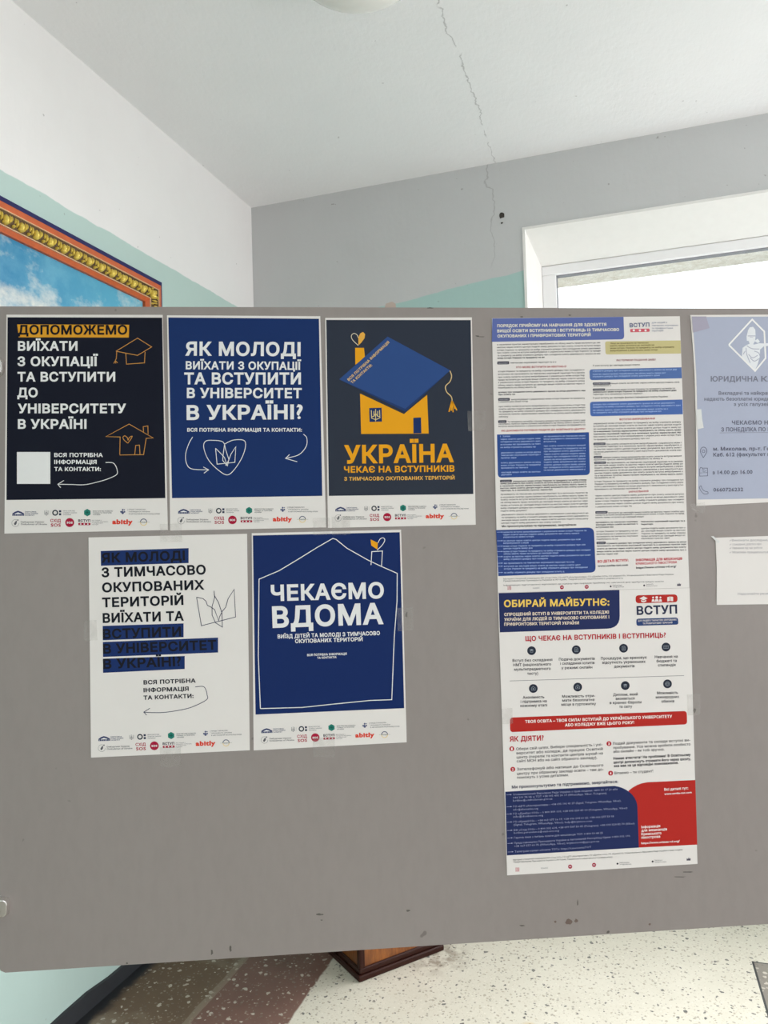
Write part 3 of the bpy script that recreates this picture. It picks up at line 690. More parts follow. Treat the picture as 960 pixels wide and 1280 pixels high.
# ---- poster: dark, house wearing a graduation cap
P = Poster('poster', 'dark navy poster with an orange house wearing a blue graduation cap', 390, 380, 4.268, [(70, 75), (852, 72), (873, 1178), (85, 1195)], paper, group='admission posters taped to the board')
P.poly('printed_field', [(76, 86), (846, 87), (860, 1014), (90, 1024)], navy3)
H = 'house_drawing'
P.poly(H, [(230, 235), (277, 235), (283, 290), (231, 325)], gold_t, 2); P.poly(H, [(256, 478), (490, 588), (614, 485), (622, 692), (262, 694)], gold_t, 2)
P.poly('cap_drawing', [(145, 403), (403, 175), (737, 355), (497, 574)], I(40, 66, 114), 3); P.poly('cap_drawing', [(145, 403), (497, 560), (737, 355), (497, 576)], I(30, 50, 92), 4)
P.line(H, ((246, 222), (216, 192), (210, 170), (224, 158), (240, 166), (247, 182)), 3.5, I(196, 184, 160), 2, True)
P.poly(H, [(247, 222), (247, 180), (257, 158), (272, 150), (283, 162), (280, 184), (262, 208)], I(204, 150, 62), 2)
P.poly(H, [(305, 556), (371, 554), (373, 628), (307, 630)], blue, 3)
for pts in (((316, 568), (318, 610), (340, 618), (362, 608), (360, 566)), ((339, 562), (339, 626)), ((316, 604), (330, 600), (339, 584), (350, 600), (362, 602)), ((330, 572), (330, 600)), ((350, 572), (350, 600))): P.line(H, pts, 4, I(196, 176, 120), 4)
P.poly(H, [(540, 608), (581, 606), (583, 690), (541, 691)], blue, 3)
P.line('tassel_drawing', ((735, 357), (744, 385), (735, 415), (712, 440), (718, 470), (742, 495), (747, 520)), 5, I(196, 168, 118), 4, True)
for e in ((730, 576), (742, 570), (752, 578), (762, 560), (772, 568)): P.line('tassel_drawing', ((746, 515), e), 6, gold_t, 4)
P.text('cap_drawing', 'ВСЯ ПОТРІБНА ІНФОРМАЦІЯ', 197, 413, 414, 208, 15, B_, I(190, 160, 110), 5); P.text('cap_drawing', 'ТА КОНТАКТИ:', 215, 427, 322, 330, 15, B_, I(190, 160, 110), 5)
P.text('heading_lettering', 'УКРАЇНА', 172, 853, 757, 845, 100, B_, gold_t, 3, 5)
P.text('heading_lettering', 'ЧЕКАЄ НА ВСТУПНИКІВ', 171, 901, 760, 895, 35, B_, gold_t, 3, 4); P.text('heading_lettering', 'З ТИМЧАСОВО ОКУПОВАНИХ ТЕРИТОРІЙ', 172, 943, 760, 937, 20, BB, I(206, 156, 70), 3)
logos(P, (125, 1105), (757, 1133)); P.done()
# ---- poster: white with blue boxes behind words
P = Poster('poster', 'white poster with black heading partly on blue bars, lower row of the board', 100, 650, 4.127, [(45, 90), (862, 71), (876, 1187), (58, 1225)], paper, group='admission posters taped to the board')
for pts in (((108, 160), (561, 145), (561, 222), (109, 236)), ((118, 546), (535, 533), (535, 604), (119, 620)), ((119, 629), (713, 606), (713, 683), (120, 706)), ((120, 715), (541, 701), (541, 768), (120, 788))): P.poly('highlight_strip#%d' % pts[0][1], pts, I(22, 42, 88), 1)
for st, x0_, x1_, y0_, y1_ in (('ЯК МОЛОДІ', 112, 543, 221, 208), ('З ТИМЧАСОВО', 113, 650, 296, 281), ('ОКУПОВАНИХ', 116, 643, 374, 359), ('ТЕРИТОРІЙ', 116, 535, 451, 438), ('ВИЇХАТИ ТА', 119, 537, 531, 519), ('ВСТУПИТИ', 120, 523, 613, 600), ('В УНІВЕРСИТЕТ', 121, 705, 690, 668), ('В УКРАЇНІ?', 121, 523, 768, 753)):
    P.text('heading_lettering', st, x0_, y0_, x1_, y1_, 51, B_, I(20, 22, 30), 3, 5)
for st, x1_, y0_, y1_ in (('ВСЯ ПОТРІБНА', 598, 848, 838), ('ІНФОРМАЦІЯ', 562, 888, 880), ('ТА КОНТАКТИ:', 587, 927, 917)): P.text('caption_lettering', st, 329, y0_, x1_, y1_, 22, B_, I(30, 32, 40))
pen = I(44, 46, 70)
for pts in (((602, 398), (627, 545), (803, 500), (796, 357), (765, 405), (752, 450)), ((602, 398), (635, 405), (650, 418), (658, 440), (675, 448), (695, 462), (716, 520), (720, 500), (735, 470), (752, 450)), ((692, 365), (695, 400), (682, 445), (682, 490), (700, 530), (735, 552), (733, 480), (715, 425), (700, 400), (692, 385))): P.line('trident_drawing', pts, 3.4, pen, 2)
P.line('arrow_drawing', ((595, 860), (635, 858), (650, 875), (656, 900), (655, 925), (600, 955), (540, 975), (430, 992), (330, 991)), 3.4, pen, 2, True); P.line('arrow_drawing', ((362, 970), (330, 990), (345, 1006)), 3.4, pen, 2)
logos(P, (97, 1138), (754, 1150)); P.done()
# ---- poster: blue with a white house outline
P = Poster('poster', 'blue poster with a white hand-drawn house outline round its heading', 305, 650, 4.127, [(40, 68), (810, 50), (839, 1146), (50, 1188)], paper, group='admission posters taped to the board')
P.poly('printed_field', [(46, 80), (803, 63), (826, 970), (60, 1003)], I(16, 36, 82))
P.line('house_drawing', ((85, 972), (74, 700), (78, 305), (180, 262), (275, 205), (380, 140), (458, 95), (475, 100), (530, 145), (640, 207), (710, 240), (790, 275), (789, 420), (775, 600), (762, 926), (650, 930), (550, 940), (450, 950), (300, 966), (85, 972)), 4.2, wht, 2)
P.line('house_drawing', ((655, 232), (659, 163), (714, 160), (709, 240)), 4, wht, 2)
P.poly('heart_drawing', [(653, 100), (690, 118), (688, 153), (656, 131)], gold_t, 2); P.line('heart_drawing', ((687, 155), (712, 130), (726, 105), (718, 92), (702, 98), (691, 118)), 3.5, wht, 2, True)
P.text('heading_lettering', 'ЧЕКАЄМО', 140, 419, 722, 404, 85, B_, wht, 3, 5); P.text('heading_lettering', 'ВДОМА', 148, 557, 720, 537, 112, B_, wht, 3, 5)
P.text('caption_lettering', 'ВИЇЗД ДІТЕЙ ТА МОЛОДІ З ТИМЧАСОВО', 174, 611, 701, 593, 21, B_, wht); P.text('caption_lettering', 'ОКУПОВАНИХ ТЕРИТОРІЙ', 264, 635, 612, 624, 21, B_, wht)
P.text('caption_lettering#2', 'ВСЯ ПОТРІБНА ІНФОРМАЦІЯ', 326, 702, 530, 695, 12, B_, wht); P.text('caption_lettering#2', 'ТА КОНТАКТИ:', 378, 716, 478, 712, 11, B_, wht)
logos(P, (90, 1097), (725, 1107)); P.done()
# ---- long information sheet (upper)
P = Poster('information_sheet', 'densely printed information sheet with blue blocks, directly above the sheet with the red banner', 600, 380, 3.4286, [(50, 62), (855, 53), (896, 1216), (76, 1237)], paper, cat='information sheet')
bb = I(52, 72, 132); dt = I(60, 59, 66); dtb = I(40, 39, 48); rd = I(160, 72, 78); cr = I(206, 200, 182); pale = I(150, 166, 200)
P.rpoly('header_field', [(52, 63), (614, 56), (617, 152), (50, 163)], [0, 0, 16, 0], I(84, 95, 146))  # header blue paled with glare haze, the ink itself being darker
P.text('heading_lettering', 'ПОРЯДОК ПРИЙОМУ НА НАВЧАННЯ ДЛЯ ЗДОБУТТЯ', 73, 101, 540, 95, 13, B_, cr, 3, 2); P.text('heading_lettering', 'ВИЩОЇ ОСВІТИ ВСТУПНИКІВ І ВСТУПНИЦЬ ІЗ ТИМЧАСОВО', 73, 123, 595, 117, 13, B_, cr, 3, 2); P.text('heading_lettering', 'ОКУПОВАНИХ І ПРИФРОНТОВИХ ТЕРИТОРІЙ', 74, 145, 473, 139, 13, B_, cr, 3, 2)
P.text('logo>logo_lettering', 'ВСТУП', 640, 101, 725, 98, 18, B_, I(84, 88, 116), 2); P.rpoly('logo', [(642, 108), (725, 106), (726, 120), (643, 122)], 5, I(186, 84, 94), 1)
for x in (658, 684, 708): P.disc('logo', (x, 114), 5, wht, 2, 8)
for st, x, y in (('для людей з', 800, 84), ('тимчасово окупованих', 848, 96), ('та прифронтових', 826, 108), ('територій', 784, 119)): P.text('logo>logo_lettering', st, 735, y, x, y - 1, 7, .01, I(120, 122, 140), 2, 2)
P.rpoly('notice_field', [(535, 161), (858, 157), (860, 213), (537, 217)], [10, 0, 0, 10], I(180, 168, 120))
W_ = ('вступники які проживають на тимчасово окупованій території та в населених пунктах зареєстровані перебувають на обліку мають право вступати до закладів вищої освіти за квотою через освітні центри подати заяву документи про освіту '
      'скласти вступні випробування з української мови історії України та предмету на вибір отримати довідку про складання іспиту державного зразка на місця державного замовлення у разі відсутності документів особа має звернутися до освітнього центру при закладі '
      'освіти протягом місяця після початку навчання дистанційно або очно зарахування здійснюється на підставі рішення приймальної комісії').split()
rng = random.Random(3)
def body(part, x0_, x1_, y, full, mat, wt=.0, cap=6.6, slope=-.02, ref=None):
    """one justified line of small print"""
    x_end = ref if ref else full; s_ = ''; i = rng.randrange(len(W_) - 30)
    need = (x1_ - x0_) / (cap * .80)
    while len(s_) < need: s_ += (' ' if s_ else '') + W_[i % len(W_)]; i += 1
    s_ = s_[:max(3, int(need))].strip()
    P.text(part, s_, x0_, y, x1_, y + slope * (x1_ - x0_), cap, wt + .012, mat, 3, 1)
def para(part, x0_, x1_, ys, last, mat, wt=.0, first=None, cap=6.6):
    for i, y in enumerate(ys): body(part, (first if first and i == 0 else x0_), (last if last and i == len(ys) - 1 else x1_), y, None, mat, wt, cap)
PN = [0]
def pill(x0_, y0_, x1_, y1_):
    PN[0] += 1; K = 'note_tab#%d' % PN[0]; P.rpoly(K, [(x0_, y0_), (x1_, y0_ - 1), (x1_, y1_ - 1), (x0_, y1_)], 4, I(72, 70, 78), 1, 3); P.text(K + '>tab_lettering', 'важливо', x0_ + 6, y1_ - 3, x1_ - 6, y1_ - 4, 5, .0, I(170, 168, 170), 2, 1)
BT = 'body_lettering'
P.text(BT, 'Якщо ви проживаєте на тимчасово', 558, 173, 722, 170, 7, .02, I(110, 98, 60), 3, 1); para(BT, 556, 745, [183], None, I(110, 98, 60), .02); para(BT, 557, 830, [193.5], None, I(110, 98, 60), .02); para(BT, 557, 760, [204], None, I(110, 98, 60), .02)
para(BT, 73, 515, (178, 190, 202, 213, 225), None, dt); para(BT, 74, 515, (236,), 275, dtb, .025)
pill(73, 247, 124, 260); para(BT, 128, 325, (256,), None, dt)
P.text('subheading_lettering#1', 'ХТО МОЖЕ ВСТУПИТИ ЗА КВОТОЮ-2?', 153, 276, 370, 272, 8, .03, rd, 3, 1)
para(BT, 77, 447, (293, 305, 317, 329, 340, 352, 363), 240, dt)
para(BT, 78, 450, (382, 392), 150, dtb, .022)
pill(77, 404, 127, 416); para(BT, 78, 448, (413, 423), 205, dt, 0, 134)
para(BT, 80, 450, (443, 454, 465, 476, 487), 120, dt)
pill(77, 499, 113, 511); para(BT, 79, 450, (508, 518, 528), None, dt, 0, 118)
P.text('subheading_lettering#2', 'ЯКІ ДОКУМЕНТИ ПОТРІБНО ПОДАТИ ДО ОСВІТНЬОГО ЦЕНТРУ?', 90, 548, 450, 540, 8, .03, rd, 3, 1)
P.rpoly('text_block#13', [(72, 560), (466, 550), (470, 733), (76, 745)], [0, 0, 18, 18], I(42, 68, 124))
P.text(BT, '1. Заява', 86, 571, 128, 570, 6.6, .015, pale, 3, 1); para(BT, 87, 258, (583, 594, 606, 618), 238, pale, .01); para(BT, 89, 259, (641, 652, 663), 155, pale, .01); para(BT, 89, 259, (684, 695, 706), 205, pale, .01); para(BT, 90, 258, (725, 735), 135, pale, .01)
para(BT, 272, 450, (571, 582, 593), 325, pale, .01); para(BT, 273, 451, (612, 624, 635, 647, 658, 670, 681, 693, 704, 715), None, pale, .01)
pill(85, 754, 136, 765); para(BT, 86, 455, (763, 773, 783, 793, 803), 310, dtb, .018, 140)
para(BT, 88, 460, (819, 831, 842, 854, 866, 878, 890), 200, dt); para(BT, 91, 463, (906, 918, 930, 942), 345, dt)
P.text('subheading_lettering#3', 'Ми проконсультуємо та підтримаємо, звертайтеся:', 93, 957, 412, 950, 9, .03, dtb, 3, 2)
P.rpoly('contact_block', [(68, 969), (487, 958), (495, 1150), (78, 1166)], [0, 26, 22, 0], I(42, 62, 116))
for ys, ends in (((981, 992, 1002), (455, 425, 230)), ((1018, 1028), (430, 208)), ((1041, 1051), (450, 225)), ((1064, 1074), (473, 335)), ((1086, 1097), (473, 290)), ((1114,), (402,)), ((1127, 1138), (430, 460)), ((1154,), (360,))):
    P.line('contact_block', ((72, ys[0] - 3), (94, ys[0] - 3.4)), 1.6, pale, 2); P.poly('contact_block', [(91, ys[0] - 6), (98, ys[0] - 3.5), (91, ys[0] - 1)], pale, 3)
    for y, e in zip(ys, ends): body(BT, 98 + (y - 981) * .025, e, y, None, pale, .01)
P.text(BT, 'Матеріал створений командами БФ «Схід SOS», ГО «ЦГП «Альтернатива», ГО «Донбас SOS», ГО «КримSOS», Уповноваженого Верховної Ради України', 100, 1181, 828, 1161, 6, .0, dt, 3, 1); P.text(BT, 'Представництва Президента України в АР Крим, Таврійського національного університету', 100, 1190, 612, 1177, 6, .0, dt, 3, 1)
P.text(BT, 'Інформацію підготовлено відповідно до наказу про порядок прийому на навчання для здобуття вищої освіти', 100, 1208, 785, 1191, 6, .0, dt, 3, 1)
def minis(x):
    for i, (cx, cy) in enumerate(x):
        K = 'logo#small%d' % i
        if i == 0: P.text(K + ('>logo_lettering' if i > 1 else ''), 'СХІД', cx - 8, cy - 1, cx + 8, cy - 1, 7, .03, I(170, 70, 84), 2, 2); P.text(K + ('>logo_lettering' if i > 1 else ''), 'SOS', cx - 8, cy + 8, cx + 8, cy + 8, 7, .03, I(170, 70, 84), 2, 2)
        elif i == 1: P.text(K + ('>logo_lettering' if i > 1 else ''), 'КримSOS', cx - 14, cy + 3, cx + 14, cy + 2, 6, .0, I(110, 110, 114), 2, 2)
        elif i in (2, 3): P.disc(K, (cx, cy), 8.5, red_d, 1, 16); P.text(K + ('>logo_lettering' if i > 1 else ''), 'SOS', cx - 5, cy + 2.5, cx + 5, cy + 2.5, 5, .03, wht, 2, 2)
        elif i == 4: P.text(K + ('>logo_lettering' if i > 1 else ''), 'Омбудсман', cx - 18, cy, cx + 22, cy - 1, 5, .0, dt, 2, 1); P.text(K + ('>logo_lettering' if i > 1 else ''), 'України', cx - 18, cy + 7, cx + 30, cy + 6, 5, .0, dt, 2, 1); P.disc(K, (cx - 26, cy + 2), 4, dtb, 2, 8)
        elif i == 5: P.disc(K, (cx - 26, cy + 2), 4, dtb, 2, 8); P.text(K + ('>logo_lettering' if i > 1 else ''), 'Представництво', cx - 18, cy - 1, cx + 14, cy - 2, 4.5, .0, dt, 2, 1); P.text(K + ('>logo_lettering' if i > 1 else ''), 'Президента України', cx - 18, cy + 6, cx + 30, cy + 5, 4.5, .0, dt, 2, 1)
        else: P.poly(K, [(cx - 9, cy + 6), (cx - 8, cy - 4), (cx - 3, cy), (cx, cy - 8), (cx + 3, cy - 1), (cx + 8, cy - 4), (cx + 7, cy + 6)], I(78, 74, 84), 2)
minis(((125, 1217), (240, 1217), (350, 1214), (456, 1212), (585, 1208), (728, 1204), (852, 1202)))
P.text('subheading_lettering#4', 'ЯКІ ТЕРМІНИ ПОДАННЯ ЗАЯВ?', 583, 246, 752, 243, 8, .025, I(140, 84, 92), 3, 1)
P.text(BT, 'У разі вступу до закладів вищої освіти', 482, 268, 683, 264, 7, .01, dt, 3, 1)
P.rpoly('text_block#14', [(468, 281), (862, 272), (864, 319), (470, 327)], [12, 0, 0, 12], I(74, 98, 146))
pl2 = I(150, 168, 202)
for y, e in ((291, 842), (305, 795), (315, 770)): body(BT, 482, e, y, None, pl2, .01)
pill(482, 337, 559, 347); body(BT, 562, 853, 344, None, dt); body(BT, 485, 560, 354, None, dt)
pill(482, 363, 535, 373); body(BT, 538, 835, 371, None, dt); body(BT, 483, 840, 381, None, dtb, .025); body(BT, 483, 695, 391, None, dt)
P.text(BT, 'У разі вступу до закладів фахової передвищої освіти України:', 483, 407, 805, 400, 7, .01, dt, 3, 1)
P.rpoly('text_block#15', [(470, 420), (866, 410), (868, 473), (472, 482)], [12, 0, 0, 12], I(68, 94, 150))
for y, e in ((434, 833), (445, 858), (459, 805), (469, 775)): body(BT, 483, e, y, None, pl2, .01)
P.text('subheading_lettering#5', 'ВСТУПНІ ВИПРОБУВАННЯ', 597, 499, 748, 495, 8, .03, rd, 3, 1)
for i, y in enumerate((516, 527, 539, 550, 561, 572, 584)): body(BT, 485, 725 if i == 6 else 860, y, None, dtb if i in (3, 4) else dt, .02 if i in (3, 4) else 0)
pill(485, 595, 537, 606); para(BT, 487, 862, (604, 615, 626, 637, 646), 515, dt, .004, 540)
pill(486, 652, 522, 662); para(BT, 487, 863, (661, 671), 780, dt, .004, 526)
pill(488, 676, 539, 686); para(BT, 490, 868, (684, 695, 706, 717, 728, 739, 748), 575, dt, .008, 542)
para(BT, 490, 870, (764, 775, 786, 797), 690, dt)
P.text('subheading_lettering#6', 'ЗАРАХУВАННЯ', 635, 809, 720, 806, 8, .03, rd, 3, 1)
para(BT, 493, 872, (825, 836, 848, 860, 872), 650, dt)
pill(493, 888, 546, 899); para(BT, 494, 873, (898, 908, 918), 700, dt, .004, 549)
para(BT, 495, 674, (939, 949, 960), 570, dtb, .02); para(BT, 688, 877, (936, 947), 740, dtb, .02)
para(BT, 498, 675, (978, 989, 1000, 1011), 590, dt); para(BT, 690, 878, (965, 976, 987, 998, 1008), 810, dt)
pill(498, 1019, 538, 1030); para(BT, 500, 882, (1029, 1040, 1052, 1064, 1075), 590, dtb, .014, 541)
P.text('subheading_lettering#7', 'ВСІ ДЕТАЛІ ВСТУПУ:', 503, 1109, 635, 1103, 11, .035, I(176, 46, 60), 3, 2); P.text(BT, 'www.osvita-tot.com', 503, 1127, 633, 1122, 9, .03, dtb, 3, 2)
P.text('subheading_lettering#8', 'ІНФОРМАЦІЯ ДЛЯ МЕШКАНЦІВ', 667, 1103, 865, 1096, 11, .035, I(176, 46, 60), 3, 2); P.text('subheading_lettering#9', 'КРИМСЬКОГО ПІВОСТРОВА', 667, 1118, 843, 1111, 10, .02, I(176, 46, 60), 3, 2); P.text(BT, 'https://www.crimea-vd.org/', 668, 1135, 840, 1128, 9, .03, dtb, 3, 2)
P.done()
# ---- long information sheet (lower)
P = Poster('information_sheet', 'white information sheet with a red banner, round icons and a red corner block', 610, 720, 3.282, [(40, 69), (826, 49), (858, 1180), (78, 1227)], paper, cat='information sheet')
nv = I(32, 40, 78); rr_ = I(160, 37, 31); rt = I(160, 32, 42); dk_ = I(44, 42, 48)
P.rpoly('header_field', [(43, 70), (538, 57), (540, 214), (48, 231)], [0, 0, 52, 0], nv)
P.text('heading_lettering', 'ОБИРАЙ МАЙБУТНЄ:', 65, 128, 497, 121, 30, B_, I(214, 178, 84), 3, 4)
for st, x1_, y0_, y1_ in (('СПРОЩЕНИЙ ВСТУП В УНІВЕРСИТЕТИ ТА КОЛЕДЖІ', 495, 164, 154), ('УКРАЇНИ ДЛЯ ЛЮДЕЙ ІЗ ТИМЧАСОВО ОКУПОВАНИХ І', 496, 185, 174), ('ПРИФРОНТОВИХ ТЕРИТОРІЙ УКРАЇНИ', 372, 204, 198)): P.text('heading_lettering', st, 66, y0_, x1_, y1_, 13, B_, I(206, 190, 170), 3, 2)
P.rpoly('logo', [(604, 79), (775, 75), (777, 107), (605, 112)], 14, rr_, 1); ic = I(206, 196, 190)
P.poly('logo', [(620, 92), (637, 83), (654, 91), (637, 100)], ic, 2); P.poly('logo', [(627, 98), (637, 103), (648, 97), (648, 104), (637, 108), (627, 105)], ic, 2)
for x, k in ((676, .8), (691, 1.15), (706, .8)): P.disc('logo', (x, 88), 5 * k, ic, 2, 12); P.poly('logo', [(x - 8 * k, 106), (x - 5 * k, 95), (x + 5 * k, 95), (x + 8 * k, 105)], ic, 2)
P.poly('logo', [(734, 104), (734, 87), (745, 84), (745, 102)], ic, 2); P.poly('logo', [(747, 102), (747, 84), (758, 86), (758, 103)], ic, 2)
P.text('logo>logo_lettering', 'ВСТУП', 609, 160, 775, 154, 37, B_, I(40, 44, 66), 2, 4)
P.rpoly('logo', [(607, 175), (778, 170), (780, 199), (608, 204)], 10, I(40, 58, 100), 1); P.text('logo>logo_lettering', 'ДЛЯ ЛЮДЕЙ З ТИМЧАСОВО ОКУПОВАНИХ', 614, 187, 772, 182, 7, .02, ic, 2, 2); P.text('logo>logo_lettering', 'ТА ПРИФРОНТОВИХ ТЕРИТОРІЙ', 634, 198, 755, 194, 7, .02, ic, 2, 2)
P.text('subheading_lettering#10', 'ЩО ЧЕКАЄ НА ВСТУПНИКІВ І ВСТУПНИЦЬ?', 153, 267, 728, 252, 21, B_, rt, 3, 4)
icl = I(130, 134, 140)
for i, (x, y) in enumerate(((178, 306), (361, 302), (555, 296), (729, 291), (185, 461), (367, 455), (562, 449), (735, 442))):
    N = 'icon#%d' % i; P.disc(N, (x, y), 18, I(36, 40, 52), 1)
    if i in (0, 6): P.poly(N, [(x - 9, y - 3), (x, y - 7), (x + 9, y - 3), (x, y + 1)], icl, 2); P.line(N, ((x - 5, y), (x - 5, y + 6), (x + 5, y + 6), (x + 5, y)), 1.4, icl)
    elif i in (1, 2): P.line(N, ((x - 6, y - 8), (x + 4, y - 8), (x + 7, y - 4), (x + 7, y + 8), (x - 6, y + 8)), 1.5, icl, close=True); [P.line(N, ((x - 3, y + d), (x + 4, y + d)), 1.2, icl) for d in (-3, 1, 5)]
    elif i == 3: P.line(N, ((x - 9, y - 6), (x + 9, y - 6), (x + 9, y + 6), (x - 9, y + 6)), 1.5, icl, close=True); P.line(N, ((x, y - 6), (x, y + 6)), 1.4, icl); P.line(N, ((x - 9, y), (x + 9, y)), 1.2, icl)
    elif i in (4, 5): P.line(N, ((x - 8, y - 2), (x, y - 9), (x + 8, y - 2), (x + 8, y + 7), (x - 8, y + 7)), 1.5, icl, close=True); P.disc(N, (x, y + 1), 3, icl, 2, 10)
    else: P.ring(N, (x, y), 9, 1.5, icl); P.line(N, ((x - 9, y), (x + 9, y)), 1.2, icl); P.ring(N, (x, y), 5, 1.2, icl)
CT = 'body_lettering'
for st, x0_, x1_, y in (('Вступ без складання', 100, 263, 352), ('НМТ (національного', 103, 258, 370), ('мультипредметного', 107, 256, 388), ('тесту)', 160, 205, 405),
                      ('Подача документів', 290, 437, 347), ('і складання іспитів', 295, 436, 364), ('у режимі онлайн', 300, 427, 382), ('Процедура, що враховує', 462, 650, 343), ('відсутність українських', 468, 645, 360), ('документів', 516, 600, 376),
                      ('Навчання на', 683, 777, 337), ('бюджеті та', 690, 773, 354), ('стипендія', 696, 768, 371), ('Анонімність', 142, 230, 503), ('і підтримка на', 133, 240, 520), ('кожному етапі', 132, 242, 537),
                      ('Можливість отри-', 303, 438, 499), ('мати безоплатне', 304, 436, 515), ('місце в гуртожитку', 300, 442, 532), ('Диплом, який', 512, 613, 492), ('визнається', 523, 600, 508), ('в країнах Європи', 498, 628, 525), ('та світу', 537, 590, 541),
                      ('Можливість', 692, 778, 485), ('міжнародних', 687, 783, 502), ('обмінів', 710, 763, 519)):
    P.text(CT, st, x0_, y, x1_, y - .025 * (x1_ - x0_), 11.5, .018, dk_, 3, 2)
P.line('divider', ((88, 430), (803, 408)), 1.8, I(110, 104, 106), 1)
P.rpoly('banner', [(89, 580), (814, 553), (816, 608), (90, 640)], 14, rr_, 1); P.text('banner>banner_lettering', 'ТВОЯ ОСВІТА – ТВОЯ СИЛА! ВСТУПАЙ ДО УКРАЇНСЬКОГО УНІВЕРСИТЕТУ', 152, 603, 754, 581, 12.5, B_, I(222, 204, 196), 2, 2); P.text('banner>banner_lettering', 'АБО КОЛЕДЖУ ВЖЕ ЦЬОГО РОКУ!', 315, 617, 598, 606, 12.5, B_, I(222, 204, 196), 2, 2)
P.text('subheading_lettering#11', 'ЯК ДІЯТИ?', 88, 679, 228, 674, 22, B_, rt, 3, 4)
for d, x, y in (('1', 97, 708), ('2', 101, 792), ('3', 495, 687), ('4', 502, 808)): P.disc('number_disc#' + d, (x, y), 10, rt, 1, 18); P.text('number_disc#' + d + '>numeral', d, x - 3, y + 6, x + 3, y + 6, 11, .04, I(220, 206, 200), 2, 3)
for st, x0_, y0_, x1_, y1_, w_ in (('Обери свій шлях. Вибери спеціальність і уні-', 115, 714, 468, 695, .0), ('верситет або коледж, де працює Освітній', 116, 731, 470, 713, 0), ('центр (перелік та контакти центрів шукай на', 117, 748, 470, 731, 0), ('сайті МОН або на сайті обраного закладу).', 117, 764, 447, 749, 0),
                                ('Зателефонуй або напиши до Освітнього', 118, 797, 472, 780, 0), ('центру при обраному закладі освіти – там до-', 118, 815, 473, 797, 0), ('поможуть з усіма деталями.', 119, 831, 330, 820, 0),
                                ('Подай документи та склади вступні ви-', 512, 692, 828, 677, 0), ('пробування. Усе можна зробити особисто', 513, 709, 829, 694, 0), ('або онлайн – як тобі зручно.', 513, 725, 722, 715, 0),
                                ('Немає атестата? Не проблема! В Освітньому', 513, 753, 830, 737, .026), ('центрі допоможуть отримати його через школу,', 514, 769, 831, 754, .026), ('яка має на це відповідні повноваження.', 515, 784, 780, 770, .026), ('Вітаємо – ти студент!', 518, 813, 676, 804, 0)):
    P.text(CT, st, x0_, y0_, x1_, y1_, 11, w_ + .01, dk_, 3, 2)
P.text('subheading_lettering#12', 'Ми проконсультуємо та підтримаємо, звертайтеся:', 97, 871, 532, 848, 12.5, .03, I(44, 46, 66), 3, 3)
P.poly('corner_block', [(575, 880), (592, 867), (612, 856), (632, 849), (655, 845), (849, 836), (857, 1101), (616, 1113)], rr_, 1)
nvp = [(70, 884), (500, 861)] + [(500 + 112 * math.sin(a), 861 - 4 + 92 - 90 * math.cos(a) + 0 * a) for a in [i * math.pi / 2 / 10 for i in range(1, 11)]] + [(618, 1113), (77, 1145)]
P.poly('contact_block', nvp, nv, 2); ct = I(140, 142, 164)
for rows in ((('Уповноважений Верховної Ради України з прав людини: 0800 50 17 20 або', 102, 899, 530, 877), ('044 299 74 08; у ТОТ +38 095 405 30 17 (WhatsApp, Viber, Telegram),', 102, 912, 487, 893), ('hotline@ombudsman.gov.ua', 102, 924, 263, 916)),
             (('ГО «ЦГП «Альтернатива» – +38 095 196 41 27 (Signal, Telegram, WhatsApp, Viber),', 103, 948, 545, 924), ('info@alternativa.org', 103, 961, 205, 956)),
             (('ГО «Донбас SOS» – 0 800 309 110, +38 095 550 49 10 (Telegram, WhatsApp, Viber)', 103, 978, 570, 954), ('info@donbassos.org', 103, 990, 225, 984)),
             (('ГО «КримSOS» – +38 063 077 16 19, +38 096 204 61 25, +38 066 277 53 03', 104, 1011, 515, 988), ('(Signal, Telegram, WhatsApp, Viber), help@krymsos.com', 104, 1023, 425, 1007)),
             (('БФ «Схід SOS» – 0 800 332 614, +38 099 507 50 05 (Telegram), +38 093 324 82 70 (Viber)', 105, 1045, 600, 1017), ('hotline.pereselenci@east-sos.org', 105, 1056, 290, 1047)),
             (('Гаряча лінія з питань освіти для мешканців ТОТ: 0 800 50 44 25', 106, 1076, 470, 1056),),
             (('Представництво Президента України в Автономній Республіці Крим: 0 800 502 190,', 107, 1098, 583, 1068), ('+38 067 557 60 75 (WhatsApp, Viber), krymersect@ppu.gov.ua', 107, 1111, 455, 1090)),
             (('Телеграм-канал «Освіта ТОТ»: https://t.me/osvitaTOT', 109, 1133, 422, 1114),)):
    x, y = rows[0][1], rows[0][2]; P.line('contact_block', ((x - 28, y - 2), (x - 9, y - 3)), 1.5, ct, 3); P.poly('contact_block', [(x - 12, y - 6), (x - 5, y - 3.4), (x - 12, y - .4)], ct, 4)
    for st, x0_, y0_, x1_, y1_ in rows: P.text(CT, st, x0_, y0_, x1_, y1_, 7.6, .0, ct, 4, 1)
wr = I(222, 204, 198)
for st, x0_, y0_, x1_, y1_, cp in (('Всі деталі тут:', 722, 880, 820, 874, 11), ('www.osvita-tot.com', 722, 897, 834, 890, 8), ('Інформація', 628, 1034, 705, 1029, 11), ('для мешканців', 628, 1048, 733, 1042, 11), ('Кримського', 628, 1063, 710, 1058, 11), ('півострова', 628, 1077, 705, 1072, 11), ('https://www.crimea-vd.org/', 628, 1099, 785, 1090, 8.5)):
    P.text('corner_block>corner_lettering' + ('#2' if y0_ > 1000 else ''), st, x0_, y0_, x1_, y1_, cp, .03, wr, 3, 2)
